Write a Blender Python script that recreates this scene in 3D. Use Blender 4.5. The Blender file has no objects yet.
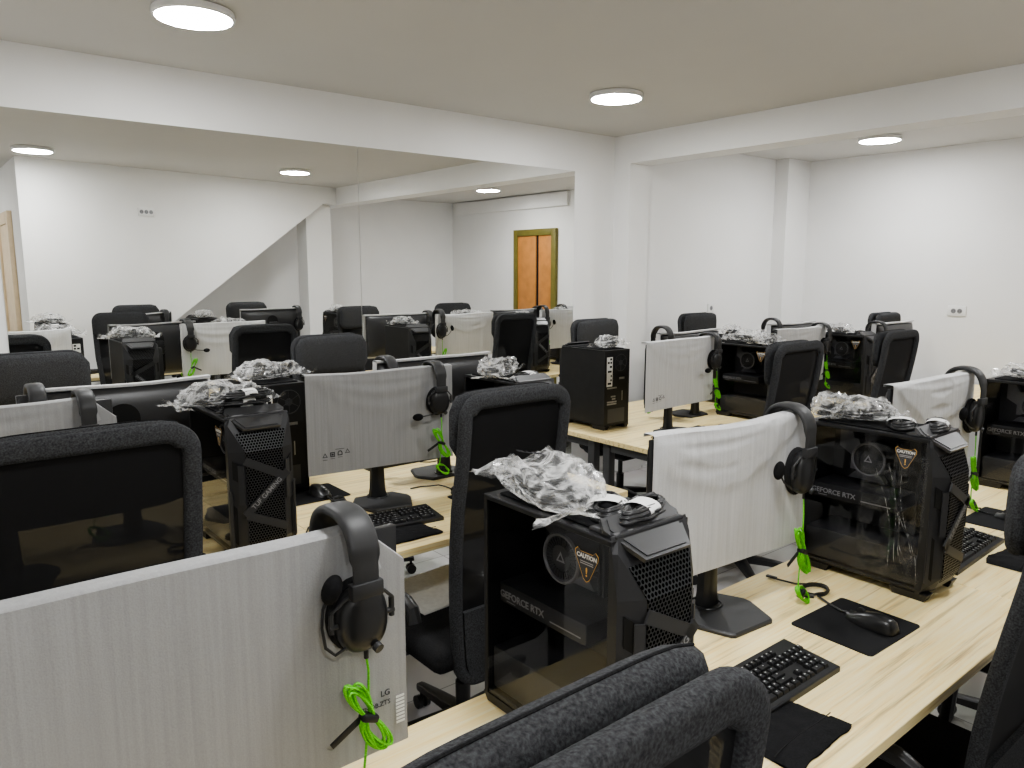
import bpy, bmesh, math, random
from mathutils import Vector, Matrix, Euler, noise
C = bpy.context.scene.collection
PI = math.pi
R = math.radians
D = 0.74            # desk height

# ------------------------------------------------------------------ materials
def newmat(name):
    m = bpy.data.materials.new(name); m.use_nodes = True
    nt = m.node_tree
    return m, nt, nt.nodes['Principled BSDF'], nt.nodes['Material Output']

def N(nt, typ, **kw):
    n = nt.nodes.new(typ)
    for k, v in kw.items(): setattr(n, k, v)
    return n

def plain(name, col, rough=0.5, metal=0.0, spec=0.5, noise_amt=0.0, scale=40, bump=0.0, bscale=300, emis=None):
    m, nt, b, o = newmat(name)
    b.inputs['Base Color'].default_value = (*col, 1)
    b.inputs['Roughness'].default_value = rough
    b.inputs['Metallic'].default_value = metal
    b.inputs['Specular IOR Level'].default_value = spec
    tc = N(nt, 'ShaderNodeTexCoord')
    if noise_amt:
        t = N(nt, 'ShaderNodeTexNoise'); t.inputs['Scale'].default_value = scale
        nt.links.new(tc.outputs['Object'], t.inputs['Vector'])
        r = N(nt, 'ShaderNodeValToRGB')
        r.color_ramp.elements[0].position = .3; r.color_ramp.elements[1].position = .7
        r.color_ramp.elements[0].color = (*[c*(1-noise_amt) for c in col], 1)
        r.color_ramp.elements[1].color = (*[min(1, c*(1+noise_amt)) for c in col], 1)
        nt.links.new(t.outputs['Fac'], r.inputs['Fac'])
        nt.links.new(r.outputs['Color'], b.inputs['Base Color'])
    if bump:
        t = N(nt, 'ShaderNodeTexNoise'); t.inputs['Scale'].default_value = bscale
        nt.links.new(tc.outputs['Object'], t.inputs['Vector'])
        bp = N(nt, 'ShaderNodeBump'); bp.inputs['Strength'].default_value = bump; bp.inputs['Distance'].default_value = .002
        nt.links.new(t.outputs['Fac'], bp.inputs['Height']); nt.links.new(bp.outputs['Normal'], b.inputs['Normal'])
    if emis:
        b.inputs['Emission Color'].default_value = (*emis[0], 1); b.inputs['Emission Strength'].default_value = emis[1]
    return m

M = {}
M['wall'] = plain('wall_paint', (.86, .855, .845), .7, noise_amt=.012, scale=3, bump=.08, bscale=150)
M['ceil'] = plain('ceiling_paint', (.63, .615, .585), .8, noise_amt=.01, scale=2)
M['black'] = plain('black_plastic', (.018, .018, .019), .42, noise_amt=.1, bump=.05, bscale=600)
M['satin'] = plain('satin_black', (.022, .022, .023), .3)
M['grey_plastic'] = plain('dark_grey_plastic', (.034, .034, .035), .5, bump=.05, bscale=500)
M['monback'] = plain('monitor_back', (.04, .04, .042), .33)
M['case'] = plain('case_paint', (.013, .013, .014), .45, noise_amt=.15, scale=20, bump=.06, bscale=900)
M['front'] = plain('front_plastic', (.024, .024, .026), .42, bump=.06, bscale=700)
M['strap'] = plain('strap_plastic', (.034, .034, .036), .4)
M['plate'] = plain('plate_plastic', (.05, .05, .052), .36)
M['inner'] = plain('inner_metal', (.09, .09, .092), .35, metal=.3)
M['innerlight'] = plain('inner_cover', (.26, .26, .27), .4, metal=.4)
M['steel'] = plain('zinc_steel', (.45, .45, .44), .4, metal=.8, noise_amt=.15, scale=60)
M['ioshield'] = plain('io_shield', (.75, .75, .73), .5)
M['fabric'] = plain('chair_fabric', (.052, .053, .056), .95, spec=.15, noise_amt=.45, scale=260, bump=.35, bscale=450)
M['fabric2'] = plain('seat_fabric', (.02, .02, .021), .95, spec=.15, noise_amt=.35, scale=260, bump=.3, bscale=450)
M['cloth'] = plain('black_cloth', (.012, .012, .013), .9, spec=.2, noise_amt=.25, scale=200, bump=.3, bscale=400)
M['pad'] = plain('mouse_mat', (.014, .014, .015), .85, spec=.25, noise_amt=.1, scale=300)
M['leg'] = plain('desk_leg', (.06, .06, .062), .45)
M['green'] = plain('green_braid', (.16, .62, .03), .6, noise_amt=.35, scale=500)
M['white'] = plain('white_plastic', (.82, .82, .81), .4)
M['paper'] = plain('paper_band', (.78, .78, .76), .6, noise_amt=.06, scale=60)
M['ink'] = plain('dark_ink', (.05, .05, .055), .8)
M['letter'] = plain('grey_lettering', (.38, .38, .39), .5)
M['tufletter'] = plain('dim_lettering', (.26, .26, .27), .5)
M['whiteink'] = plain('white_lettering', (.8, .8, .78), .5)
M['gold'] = plain('gold_ink', (.75, .43, .10), .5)
M['cap'] = plain('keycap', (.016, .016, .017), .4, noise_amt=.1, scale=100)
M['capink'] = plain('key_legend', (.55, .55, .55), .6)
M['dooror'] = plain('door_veneer', (.50, .215, .06), .45, noise_amt=.12, scale=8)
M['doorframe'] = plain('olive_frame', (.16, .14, .028), .5, noise_amt=.1, scale=10)
M['tan'] = plain('tan_frame', (.66, .53, .36), .5, noise_amt=.06, scale=12)
M['card'] = plain('cardboard', (.52, .33, .16), .8, noise_amt=.1, scale=15)
M['glow'] = plain('light_diffuser', (1, 1, 1), .5, emis=((.985, .995, 1.0), 116))
M['holed'] = plain('dark_gap', (.004, .004, .004), .8)

def mat_floor():
    m, nt, b, o = newmat('floor_tiles')
    tc = N(nt, 'ShaderNodeTexCoord'); mp = N(nt, 'ShaderNodeMapping')
    br = N(nt, 'ShaderNodeTexBrick'); br.offset = 0
    br.inputs['Scale'].default_value = 1.0; br.inputs['Brick Width'].default_value = .6; br.inputs['Row Height'].default_value = .6
    br.inputs['Mortar Size'].default_value = .003
    br.inputs['Color1'].default_value = (.60, .595, .58, 1); br.inputs['Color2'].default_value = (.575, .57, .555, 1)
    br.inputs['Mortar'].default_value = (.33, .325, .31, 1)
    nt.links.new(tc.outputs['Object'], mp.inputs['Vector']); nt.links.new(mp.outputs['Vector'], br.inputs['Vector'])
    nz = N(nt, 'ShaderNodeTexNoise'); nz.inputs['Scale'].default_value = 3; nz.inputs['Detail'].default_value = 6
    nt.links.new(tc.outputs['Object'], nz.inputs['Vector'])
    mx = N(nt, 'ShaderNodeMix', data_type='RGBA', blend_type='MULTIPLY'); mx.inputs[0].default_value = .18
    nt.links.new(br.outputs['Color'], mx.inputs[6]); nt.links.new(nz.outputs['Color'], mx.inputs[7])
    nt.links.new(mx.outputs[2], b.inputs['Base Color'])
    b.inputs['Roughness'].default_value = .16
    return m
M['floor'] = mat_floor()

def mat_oak():
    m, nt, b, o = newmat('light_oak')
    tc = N(nt, 'ShaderNodeTexCoord'); mp = N(nt, 'ShaderNodeMapping'); mp.inputs['Scale'].default_value = (1.1, 34, 34)
    nt.links.new(tc.outputs['Object'], mp.inputs['Vector'])
    n1 = N(nt, 'ShaderNodeTexNoise'); n1.inputs['Scale'].default_value = 1.6; n1.inputs['Detail'].default_value = 7; n1.inputs['Roughness'].default_value = .62; n1.inputs['Distortion'].default_value = .25
    nt.links.new(mp.outputs['Vector'], n1.inputs['Vector'])
    r = N(nt, 'ShaderNodeValToRGB')
    e = r.color_ramp.elements
    e[0].position = .28; e[0].color = (.50, .36, .16, 1)
    e[1].position = .68; e[1].color = (1.0, .84, .46, 1)
    x = e.new(.46); x.color = (.95, .765, .39, 1)
    nt.links.new(n1.outputs['Fac'], r.inputs['Fac'])
    mp2 = N(nt, 'ShaderNodeMapping'); mp2.inputs['Scale'].default_value = (6, 160, 160)
    nt.links.new(tc.outputs['Object'], mp2.inputs['Vector'])
    n2 = N(nt, 'ShaderNodeTexNoise'); n2.inputs['Scale'].default_value = 1; n2.inputs['Detail'].default_value = 3
    nt.links.new(mp2.outputs['Vector'], n2.inputs['Vector'])
    mx = N(nt, 'ShaderNodeMix', data_type='RGBA', blend_type='OVERLAY'); mx.inputs[0].default_value = .6
    nt.links.new(r.outputs['Color'], mx.inputs[6]); nt.links.new(n2.outputs['Fac'], mx.inputs[7])
    nt.links.new(mx.outputs[2], b.inputs['Base Color'])
    b.inputs['Roughness'].default_value = .42
    return m
M['oak'] = mat_oak()

def mat_sleeve(f=1.0):
    m, nt, b, o = newmat('foam_sleeve')
    tc = N(nt, 'ShaderNodeTexCoord')
    mp = N(nt, 'ShaderNodeMapping'); mp.inputs['Scale'].default_value = (120, 120, 3)
    nt.links.new(tc.outputs['Object'], mp.inputs['Vector'])
    n1 = N(nt, 'ShaderNodeTexNoise'); n1.inputs['Scale'].default_value = 1; n1.inputs['Detail'].default_value = 4
    nt.links.new(mp.outputs['Vector'], n1.inputs['Vector'])
    n2 = N(nt, 'ShaderNodeTexNoise'); n2.inputs['Scale'].default_value = 420; n2.inputs['Detail'].default_value = 1
    nt.links.new(tc.outputs['Object'], n2.inputs['Vector'])
    ad = N(nt, 'ShaderNodeMath', operation='MULTIPLY_ADD'); ad.inputs[1].default_value = .55
    nt.links.new(n2.outputs['Fac'], ad.inputs[0]); nt.links.new(n1.outputs['Fac'], ad.inputs[2])
    r = N(nt, 'ShaderNodeValToRGB')
    r.color_ramp.elements[0].position = .5; r.color_ramp.elements[0].color = (.62*f, .62*f, .62*f, 1)
    r.color_ramp.elements[1].position = 1.0; r.color_ramp.elements[1].color = (.74*f, .74*f, .745*f, 1)
    nt.links.new(ad.outputs[0], r.inputs['Fac'])
    nt.links.new(r.outputs['Color'], b.inputs['Base Color'])
    b.inputs['Roughness'].default_value = .6
    bp = N(nt, 'ShaderNodeBump'); bp.inputs['Strength'].default_value = .25; bp.inputs['Distance'].default_value = .002
    nt.links.new(ad.outputs[0], bp.inputs['Height']); nt.links.new(bp.outputs['Normal'], b.inputs['Normal'])
    return m
M['sleeve'] = mat_sleeve()
M['sleeve_shaded'] = mat_sleeve(.45)  # same pale foam darkened, its shade put into the colour
M['sleeve_shaded_fore'] = mat_sleeve(.52)  # nearest and leftmost sleeves: shade mixed into the foam colour
M['sleeve_mid'] = mat_sleeve(.82)

def mat_mesh():
    m, nt, b, o = newmat('chair_mesh')
    b.inputs['Base Color'].default_value = (.012, .012, .013, 1); b.inputs['Roughness'].default_value = .7
    b.inputs['Specular IOR Level'].default_value = .2
    tr = N(nt, 'ShaderNodeBsdfTransparent')
    tc = N(nt, 'ShaderNodeTexCoord'); mp = N(nt, 'ShaderNodeMapping'); mp.inputs['Scale'].default_value = (260, 1, 260)
    nt.links.new(tc.outputs['Object'], mp.inputs['Vector'])
    ch = N(nt, 'ShaderNodeTexChecker'); ch.inputs['Scale'].default_value = 1
    nt.links.new(mp.outputs['Vector'], ch.inputs['Vector'])
    ml = N(nt, 'ShaderNodeMath', operation='MULTIPLY_ADD'); ml.inputs[1].default_value = .035; ml.inputs[2].default_value = .95
    nt.links.new(ch.outputs['Fac'], ml.inputs[0])
    mx = N(nt, 'ShaderNodeMixShader')
    nt.links.new(ml.outputs[0], mx.inputs['Fac']); nt.links.new(tr.outputs[0], mx.inputs[1]); nt.links.new(b.outputs[0], mx.inputs[2])
    nt.links.new(mx.outputs[0], o.inputs['Surface'])
    return m
M['mesh'] = mat_mesh()

def mat_grille():
    m, nt, b, o = newmat('hex_grille')
    tc = N(nt, 'ShaderNodeTexCoord')
    sep = N(nt, 'ShaderNodeSeparateXYZ'); nt.links.new(tc.outputs['Object'], sep.inputs[0])
    s = .0095
    def cell(off):
        fs = []
        for ax, k in (('X', 1.0), ('Z', 1.732)):
            a = N(nt, 'ShaderNodeMath', operation='MULTIPLY_ADD'); a.inputs[1].default_value = 1/(s*k); a.inputs[2].default_value = off+50
            nt.links.new(sep.outputs[ax], a.inputs[0])
            f = N(nt, 'ShaderNodeMath', operation='FRACT'); nt.links.new(a.outputs[0], f.inputs[0])
            g = N(nt, 'ShaderNodeMath', operation='MULTIPLY_ADD'); g.inputs[1].default_value = k; g.inputs[2].default_value = -.5*k
            nt.links.new(f.outputs[0], g.inputs[0])
            p = N(nt, 'ShaderNodeMath', operation='POWER'); p.inputs[1].default_value = 2
            ab = N(nt, 'ShaderNodeMath', operation='ABSOLUTE'); nt.links.new(g.outputs[0], ab.inputs[0]); nt.links.new(ab.outputs[0], p.inputs[0])
            fs.append(p)
        a = N(nt, 'ShaderNodeMath', operation='ADD'); nt.links.new(fs[0].outputs[0], a.inputs[0]); nt.links.new(fs[1].outputs[0], a.inputs[1])
        return a
    c1, c2 = cell(0), cell(.5)
    mn = N(nt, 'ShaderNodeMath', operation='MINIMUM'); nt.links.new(c1.outputs[0], mn.inputs[0]); nt.links.new(c2.outputs[0], mn.inputs[1])
    lt = N(nt, 'ShaderNodeMath', operation='LESS_THAN'); lt.inputs[1].default_value = .135; nt.links.new(mn.outputs[0], lt.inputs[0])
    mx = N(nt, 'ShaderNodeMix', data_type='RGBA'); mx.inputs[6].default_value = (.024, .024, .026, 1); mx.inputs[7].default_value = (.002, .002, .002, 1)
    nt.links.new(lt.outputs[0], mx.inputs[0]); nt.links.new(mx.outputs[2], b.inputs['Base Color'])
    ml = N(nt, 'ShaderNodeMath', operation='MULTIPLY_ADD'); ml.inputs[1].default_value = -.5; ml.inputs[2].default_value = .5
    nt.links.new(lt.outputs[0], ml.inputs[0]); nt.links.new(ml.outputs[0], b.inputs['Specular IOR Level'])
    b.inputs['Roughness'].default_value = .4
    return m
M['grille'] = mat_grille()

def mat_glass():
    m, nt, b, o = newmat('tinted_glass')
    tr = N(nt, 'ShaderNodeBsdfTransparent'); tr.inputs['Color'].default_value = (.85, .85, .86, 1)
    gl = N(nt, 'ShaderNodeBsdfGlossy'); gl.inputs['Roughness'].default_value = .015
    fr = N(nt, 'ShaderNodeFresnel'); fr.inputs['IOR'].default_value = 1.5
    mx = N(nt, 'ShaderNodeMixShader')
    ge = N(nt, 'ShaderNodeNewGeometry'); iv = N(nt, 'ShaderNodeMath', operation='SUBTRACT'); iv.inputs[0].default_value = 1
    nt.links.new(ge.outputs['Backfacing'], iv.inputs[1])
    fm = N(nt, 'ShaderNodeMath', operation='MULTIPLY'); nt.links.new(fr.outputs[0], fm.inputs[0]); nt.links.new(iv.outputs[0], fm.inputs[1])
    nt.links.new(fm.outputs[0], mx.inputs['Fac']); nt.links.new(tr.outputs[0], mx.inputs[1]); nt.links.new(gl.outputs[0], mx.inputs[2])
    nt.links.new(mx.outputs[0], o.inputs['Surface'])
    return m
M['glass'] = mat_glass()

def mat_film(name, base, gain, scale):
    m, nt, b, o = newmat(name)
    b.inputs['Base Color'].default_value = (.92, .92, .91, 1); b.inputs['Roughness'].default_value = .12
    b.inputs['Specular IOR Level'].default_value = .8
    tr = N(nt, 'ShaderNodeBsdfTransparent'); tr.inputs['Color'].default_value = (.96, .96, .96, 1)
    tc = N(nt, 'ShaderNodeTexCoord')
    nz = N(nt, 'ShaderNodeTexNoise'); nz.inputs['Scale'].default_value = scale; nz.inputs['Detail'].default_value = 3; nz.inputs['Distortion'].default_value = 1.2
    nt.links.new(tc.outputs['Object'], nz.inputs['Vector'])
    sb = N(nt, 'ShaderNodeMath', operation='SUBTRACT'); sb.inputs[1].default_value = .5; nt.links.new(nz.outputs['Fac'], sb.inputs[0])
    ab = N(nt, 'ShaderNodeMath', operation='ABSOLUTE'); nt.links.new(sb.outputs[0], ab.inputs[0])
    rg = N(nt, 'ShaderNodeMapRange'); rg.inputs['From Min'].default_value = 0; rg.inputs['From Max'].default_value = .09
    rg.inputs['To Min'].default_value = gain; rg.inputs['To Max'].default_value = base
    nt.links.new(ab.outputs[0], rg.inputs['Value'])
    mx = N(nt, 'ShaderNodeMixShader')
    nt.links.new(rg.outputs[0], mx.inputs['Fac']); nt.links.new(tr.outputs[0], mx.inputs[1]); nt.links.new(b.outputs[0], mx.inputs[2])
    nt.links.new(mx.outputs[0], o.inputs['Surface'])
    return m
M['film'] = mat_film('clear_film', .07, .50, 13)
M['milky'] = mat_film('milky_film', .3, .7, 20)
M['peel'] = mat_film('peeling_film', .0, .05, 16)

def mat_mirror():
    m, nt, b, o = newmat('mirror_silver')
    gl = N(nt, 'ShaderNodeBsdfGlossy'); gl.inputs['Roughness'].default_value = 0.0; gl.inputs['Color'].default_value = (.95, .955, .935, 1)
    nt.links.new(gl.outputs[0], o.inputs['Surface'])
    return m
M['mirror'] = mat_mirror()

# ------------------------------------------------------------------ mesh helpers
class MB:
    def __init__(s): s.bm = bmesh.new()
    def merge(s, bm2, mat=None):
        if mat is not None: bmesh.ops.transform(bm2, matrix=mat, verts=bm2.verts)
        me = bpy.data.meshes.new('tmp'); bm2.to_mesh(me); bm2.free(); s.bm.from_mesh(me); bpy.data.meshes.remove(me)
        return s
    def box(s, c, size, bevel=0, seg=2, rot=None):
        b = bmesh.new(); bmesh.ops.create_cube(b, size=1)
        bmesh.ops.scale(b, vec=size, verts=b.verts)
        if bevel: bmesh.ops.bevel(b, geom=list(b.edges), offset=bevel, segments=seg, profile=.5, affect='EDGES')
        mt = Matrix.Translation(c)
        if rot: mt = mt @ Euler(rot).to_matrix().to_4x4()
        return s.merge(b, mt)
    def b2(s, x0, x1, y0, y1, z0, z1, bevel=0, seg=2):
        return s.box(((x0+x1)/2, (y0+y1)/2, (z0+z1)/2), (x1-x0, y1-y0, z1-z0), bevel, seg)
    def ell(s, c, size, rot=None, u=20, v=12):
        b = bmesh.new(); bmesh.ops.create_uvsphere(b, u_segments=u, v_segments=v, radius=1)
        bmesh.ops.scale(b, vec=size, verts=b.verts)
        mt = Matrix.Translation(c)
        if rot: mt = mt @ Euler(rot).to_matrix().to_4x4()
        return s.merge(b, mt)
    def rings(s, rings, cap=True, closed=False):
        bm = s.bm; V = [[bm.verts.new(p) for p in r] for r in rings]
        n = len(rings[0]); k = len(V)
        for i in range(k if closed else k-1):
            a, b = V[i], V[(i+1) % k]
            for j in range(n):
                try: bm.faces.new((a[j], a[(j+1) % n], b[(j+1) % n], b[j]))
                except ValueError: pass
        if cap and not closed:
            bm.faces.new(list(reversed(V[0]))); bm.faces.new(V[-1])
        return s
    def cyl(s, p0, p1, r0, r1=None, n=20, cap=True):
        r1 = r0 if r1 is None else r1
        p0, p1 = Vector(p0), Vector(p1); d = (p1-p0).normalized()
        a = d.orthogonal().normalized(); b = d.cross(a)
        ring = lambda p, r: [p + a*(r*math.cos(2*PI*i/n)) + b*(r*math.sin(2*PI*i/n)) for i in range(n)]
        return s.rings([ring(p0, r0), ring(p1, r1)], cap)
    def tube(s, pts, r, n=8, closed=False, flat=None):
        pts = [Vector(p) for p in pts]; k = len(pts); rings = []
        prev = None
        for i, p in enumerate(pts):
            if closed: t = pts[(i+1) % k]-pts[i-1]
            else: t = pts[min(i+1, k-1)]-pts[max(i-1, 0)]
            t.normalize()
            if prev is None: a = t.orthogonal().normalized()
            else:
                a = prev - t*prev.dot(t)
                a = a.normalized() if a.length > 1e-6 else t.orthogonal().normalized()
            prev = a; b = t.cross(a)
            rr = r(i/(k-1)) if callable(r) else r
            rings.append([p + a*(rr*math.cos(2*PI*j/n)) + b*(rr*math.sin(2*PI*j/n)) for j in range(n)])
        return s.rings(rings, cap=not closed, closed=closed)
    def prism(s, poly, h, mt=None):
        """poly in local XY, extruded 0..h on Z, then transformed"""
        b = bmesh.new()
        lo = [b.verts.new((x, y, 0)) for x, y in poly]; hi = [b.verts.new((x, y, h)) for x, y in poly]
        b.faces.new(list(reversed(lo))); b.faces.new(hi); n = len(poly)
        for i in range(n): b.faces.new((lo[i], lo[(i+1) % n], hi[(i+1) % n], hi[i]))
        return s.merge(b, mt)
    def grid(s, nu, nv, fn, thick=None):
        bm = s.bm; V = [[bm.verts.new(fn(i/nu, j/nv)) for i in range(nu+1)] for j in range(nv+1)]
        for j in range(nv):
            for i in range(nu): bm.faces.new((V[j][i], V[j][i+1], V[j+1][i+1], V[j+1][i]))
        return s
    def build(s, name, mat, parent=None, smooth=35, loc=None, rot=None, weld=False):
        bm = s.bm
        if weld: bmesh.ops.remove_doubles(bm, verts=bm.verts, dist=1e-5)
        bmesh.ops.recalc_face_normals(bm, faces=bm.faces)
        me = bpy.data.meshes.new(name); bm.to_mesh(me); bm.free()
        if smooth:
            me.polygons.foreach_set('use_smooth', [True]*len(me.polygons))
            if smooth < 180: me.set_sharp_from_angle(angle=R(smooth))
        me.materials.append(M[mat] if isinstance(mat, str) else mat)
        o = bpy.data.objects.new(name, me); C.objects.link(o)
        if parent: o.parent = parent
        if loc: o.location = loc
        if rot: o.rotation_euler = rot
        return o

XZ = Matrix(((1, 0, 0, 0), (0, 0, -1, 0), (0, 1, 0, 0), (0, 0, 0, 1)))      # local XY -> XZ, local Z -> -Y (faces -Y)
YZ = Matrix(((0, 0, -1, 0), (-1, 0, 0, 0), (0, 1, 0, 0), (0, 0, 0, 1)))     # local X -> -Y, local Y -> Z, local Z -> -X (faces -X)

def text(body, size, mat, name='lettering', parent=None, mt=None, bold=0.0, align='CENTER', ext=.0004):
    cu = bpy.data.curves.new(name, 'FONT'); cu.body = body; cu.size = size; cu.extrude = ext; cu.offset = bold
    cu.align_x = align; cu.align_y = 'CENTER'; cu.resolution_u = 3
    ob = bpy.data.objects.new('tmp_text', cu); C.objects.link(ob)
    bpy.context.view_layer.update()
    dg = bpy.context.evaluated_depsgraph_get()
    me = bpy.data.meshes.new_from_object(ob.evaluated_get(dg))
    bpy.data.objects.remove(ob); bpy.data.curves.remove(cu)
    me.name = name
    if mt is not None: me.transform(mt)
    me.materials.clear(); me.materials.append(M[mat])
    o = bpy.data.objects.new(name, me); C.objects.link(o)
    if parent: o.parent = parent
    return o

def tag(o, label=None, cat=None, group=None, kind=None):
    if label: o['label'] = label
    if cat: o['category'] = cat
    if group: o['group'] = group
    if kind: o['kind'] = kind
    return o
def empty(name, loc=(0, 0, 0), rz=0):
    o = bpy.data.objects.new(name, None); C.objects.link(o); o.location = loc; o.rotation_euler = (0, 0, rz); o.empty_display_size = .1
    return o
def kids(o): return list(o.children)
def dup_tree(o, parent=None):
    c = o.copy(); C.objects.link(c); c.parent = parent
    for ch in kids(o): dup_tree(ch, c)
    return c
class Proto:
    """first place() uses the original, later ones copy it with its parts"""
    def __init__(s, root): s.root = root; s.used = False
    def place(s, loc, rz, label, cat, group=None):
        o = dup_tree(s.root) if s.used else s.root
        s.used = True
        o.location = loc; o.rotation_euler = (0, 0, rz)
        tag(o, label, cat, group)
        return o
def struct(o): o['kind'] = 'structure'; return o

def fbm(p, o=4):
    return noise.fractal(Vector(p), 1.0, 2.0, o)

# ------------------------------------------------------------------ room
ZC = 2.74; YM = 4.363; XR = 7.15; XL = -2.4; XB0, XB1 = 4.62, 4.85; ZB = 2.521
YW = 0.0
struct(MB().b2(XL-.15, XR+.15, -2.2, YM+.2, -.1, 0).build('floor', 'floor', smooth=0))
struct(MB().b2(XL-.15, XR+.15, -2.2, YM+.2, ZC, ZC+.12).build('ceiling', 'ceil', smooth=0))
struct(MB().b2(XL-.15, XB1, YM+.006, YM+.2, 0, ZC).build('wall_front', 'wall', smooth=0))
struct(MB().b2(XB1, XR+.15, 4.26, YM+.2, 0, ZC).build('wall_front_bay', 'wall', smooth=0))
struct(MB().b2(XR, XR+.15, -1.75, 4.26, 0, ZC).build('wall_right', 'wall', smooth=0))
struct(MB().b2(XL-.15, XL, -2.2, YM+.006, 0, ZC).build('wall_left', 'wall', smooth=0))
struct(MB().b2(6.76, XR, 4.12, 4.26, 0, ZC).build('trim_1', 'wall', smooth=0))
struct(MB().b2(XB0, XB1, -1.6, YM+.006, ZB, ZC).build('trim_2', 'wall', smooth=0))
struct(MB().b2(XB0, XB1, 4.20, YM+.006, 0, ZB).build('trim_3', 'wall', smooth=0))
struct(MB().b2(4.25, 4.60, -1.05, -.75, 0, ZB).build('trim_4', 'wall', smooth=0))
# rear wall with the slanted underside of a stair
LW, SZ0, SS1 = 3.589, .205, 3.38            # this wall runs slightly askew
WA = -math.atan2(.70, 3.52)
MW_ = Matrix.Translation((1.1, .08, 0)) @ Matrix.Rotation(WA, 4, 'Z')
UP = Matrix(((1, 0, 0, 0), (0, 0, -1, 0), (0, 1, 0, 0), (0, 0, 0, 1)))
poly = [(0, SZ0), (SS1, ZB), (LW, ZB), (LW, ZC), (0, ZC)]
struct(MB().prism(poly, -.12, MW_ @ Matrix.Translation((0, -.12, 0)) @ UP).build('wall_rear', 'wall', smooth=0))
sl = math.atan2(ZB-SZ0, SS1)
so = MB(); so.box((SS1/2+.03, -.62, (SZ0+ZB)/2+.055), (SS1/math.cos(sl)+.02, .98, .1), rot=(0, -sl, 0))
bmesh.ops.transform(so.bm, matrix=MW_, verts=so.bm.verts)
struct(so.build('trim_5', 'wall', smooth=0))
struct(MB().b2(1.1, 4.45, -1.75, -1.6, 0, ZC).build('wall_under_stair', 'wall', smooth=0))
struct(MB().b2(1.0, 1.1, -1.75, .08, 0, ZC).build('wall_recess_side', 'wall', smooth=0))
struct(MB().b2(4.45, XR, -1.75, -1.6, 0, ZC).build('wall_rear_bay', 'wall', smooth=0))
struct(MB().b2(XL, 1.0, -2.2, -2.05, 0, ZC).build('wall_recess_rear', 'wall', smooth=0))
struct(MB().b2(7.10, XR, -1.45, 1.15, ZC-.2, ZC-.02).build('trim_6', 'wall', smooth=0))
# olive framed door on the right wall, its tan leaf ajar
dr = MB(); dr.b2(XR-.05, XR+.001, .84, .93, 0, 2.25, .004); dr.b2(XR-.05, XR+.001, .02, .10, 0, 2.25, .004); dr.b2(XR-.05, XR+.001, .10, .84, 2.16, 2.25, .004)
d1 = struct(dr.build('door_1', 'doorframe'))
MB().b2(XR-.03, XR-.004, .10, .50, .01, 2.16, .003).build('door_leaf', 'dooror', d1)
MB().b2(XR-.03, XR-.004, .56, .84, .01, 2.16, .003).build('door_leaf', 'dooror', d1)
MB().b2(XR-.012, XR-.002, .50, .56, .01, 2.16).build('dark_gap', 'holed', d1)
hb = MB(); hb.tube([(XR-.03, .53, 1.0), (XR-.075, .53, 1.0), (XR-.075, .43, 1.0)], .009); hb.build('door_handle', 'steel', d1)
df = MB(); df.b2(.955, 1.0, -.62, -.5, 0, 2.27, .004); df.b2(.955, 1.0, -1.5, -1.38, 0, 2.27, .004); df.b2(.955, 1.0, -1.38, -.62, 2.15, 2.27, .004)
d2 = struct(df.build('door_2', 'tan'))
MB().b2(.975, .999, -1.38, -.62, .01, 2.15, .003).build('door_leaf', 'tan', d2)
# skirting
struct(MB().b2(XR-.012, XR, 1.0, 4.12, 0, .07, .003).build('baseboard_right', 'wall'))

# mirror panels
XS = 2.311
tag(MB().b2(.41, XS-.0015, YM, YM+.005, .12, 2.441).build('mirror_panel', 'mirror', smooth=0), 'tall frameless wall mirror panel, left of the thin vertical seam', 'mirror', 'frameless wall mirror panels')
tag(MB().b2(XS+.0015, 4.172, YM, YM+.005, .12, 2.441).build('mirror_panel', 'mirror', smooth=0), 'tall frameless wall mirror panel, right of the seam and next to the white pillar', 'mirror', 'frameless wall mirror panels')

# ceiling lights
def make_light():
    r = empty('ceiling_light')
    h = MB()
    n = 48
    def ring(rad, z): return [(rad*math.cos(2*PI*i/n), rad*math.sin(2*PI*i/n), z) for i in range(n)]
    h.rings([ring(.150, 0), ring(.160, -.004), ring(.162, -.026), ring(.156, -.032), ring(.149, -.032), ring(.147, -.02)], cap=False)
    h.build('rim', 'white', r)
    g = MB(); g.rings([ring(.149, -.026), ring(.147, -.0335), ring(.10, -.037), ring(.02, -.038)], cap=True); g.build('diffuser', 'glow', r)
    return Proto(r)
PL = make_light()
for x, y, lab in ((1.065, 3.385, 'large round white ceiling light at the top left of the photo'),
                  (3.505, 3.314, 'round white ceiling light in front of the beam, right of the mirror seam'),
                  (6.246, 3.016, 'round white ceiling light beyond the beam in the far bay'),
                  (1.065, .758, 'round white ceiling light seen at the far left of the mirror'),
                  (3.47, .758, 'round white ceiling light seen in the mirror left of the seam'),
                  (-1.375, 3.385, 'added fill light in a ceiling light shape, out of view at left, mirror side'),  # added, out of view, to brighten the inside of the foreground tower
                  (-.25, -1.1, 'added fill light in a ceiling light shape, unseen behind the camera'),  # added, unseen, so light reaches the rear interior of the foreground tower
                  (6.2, .6, 'round white ceiling light in the rear of the far bay')):
    PL.place((x, y, ZC), 0, lab, 'ceiling light', 'round ceiling lights')

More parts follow.
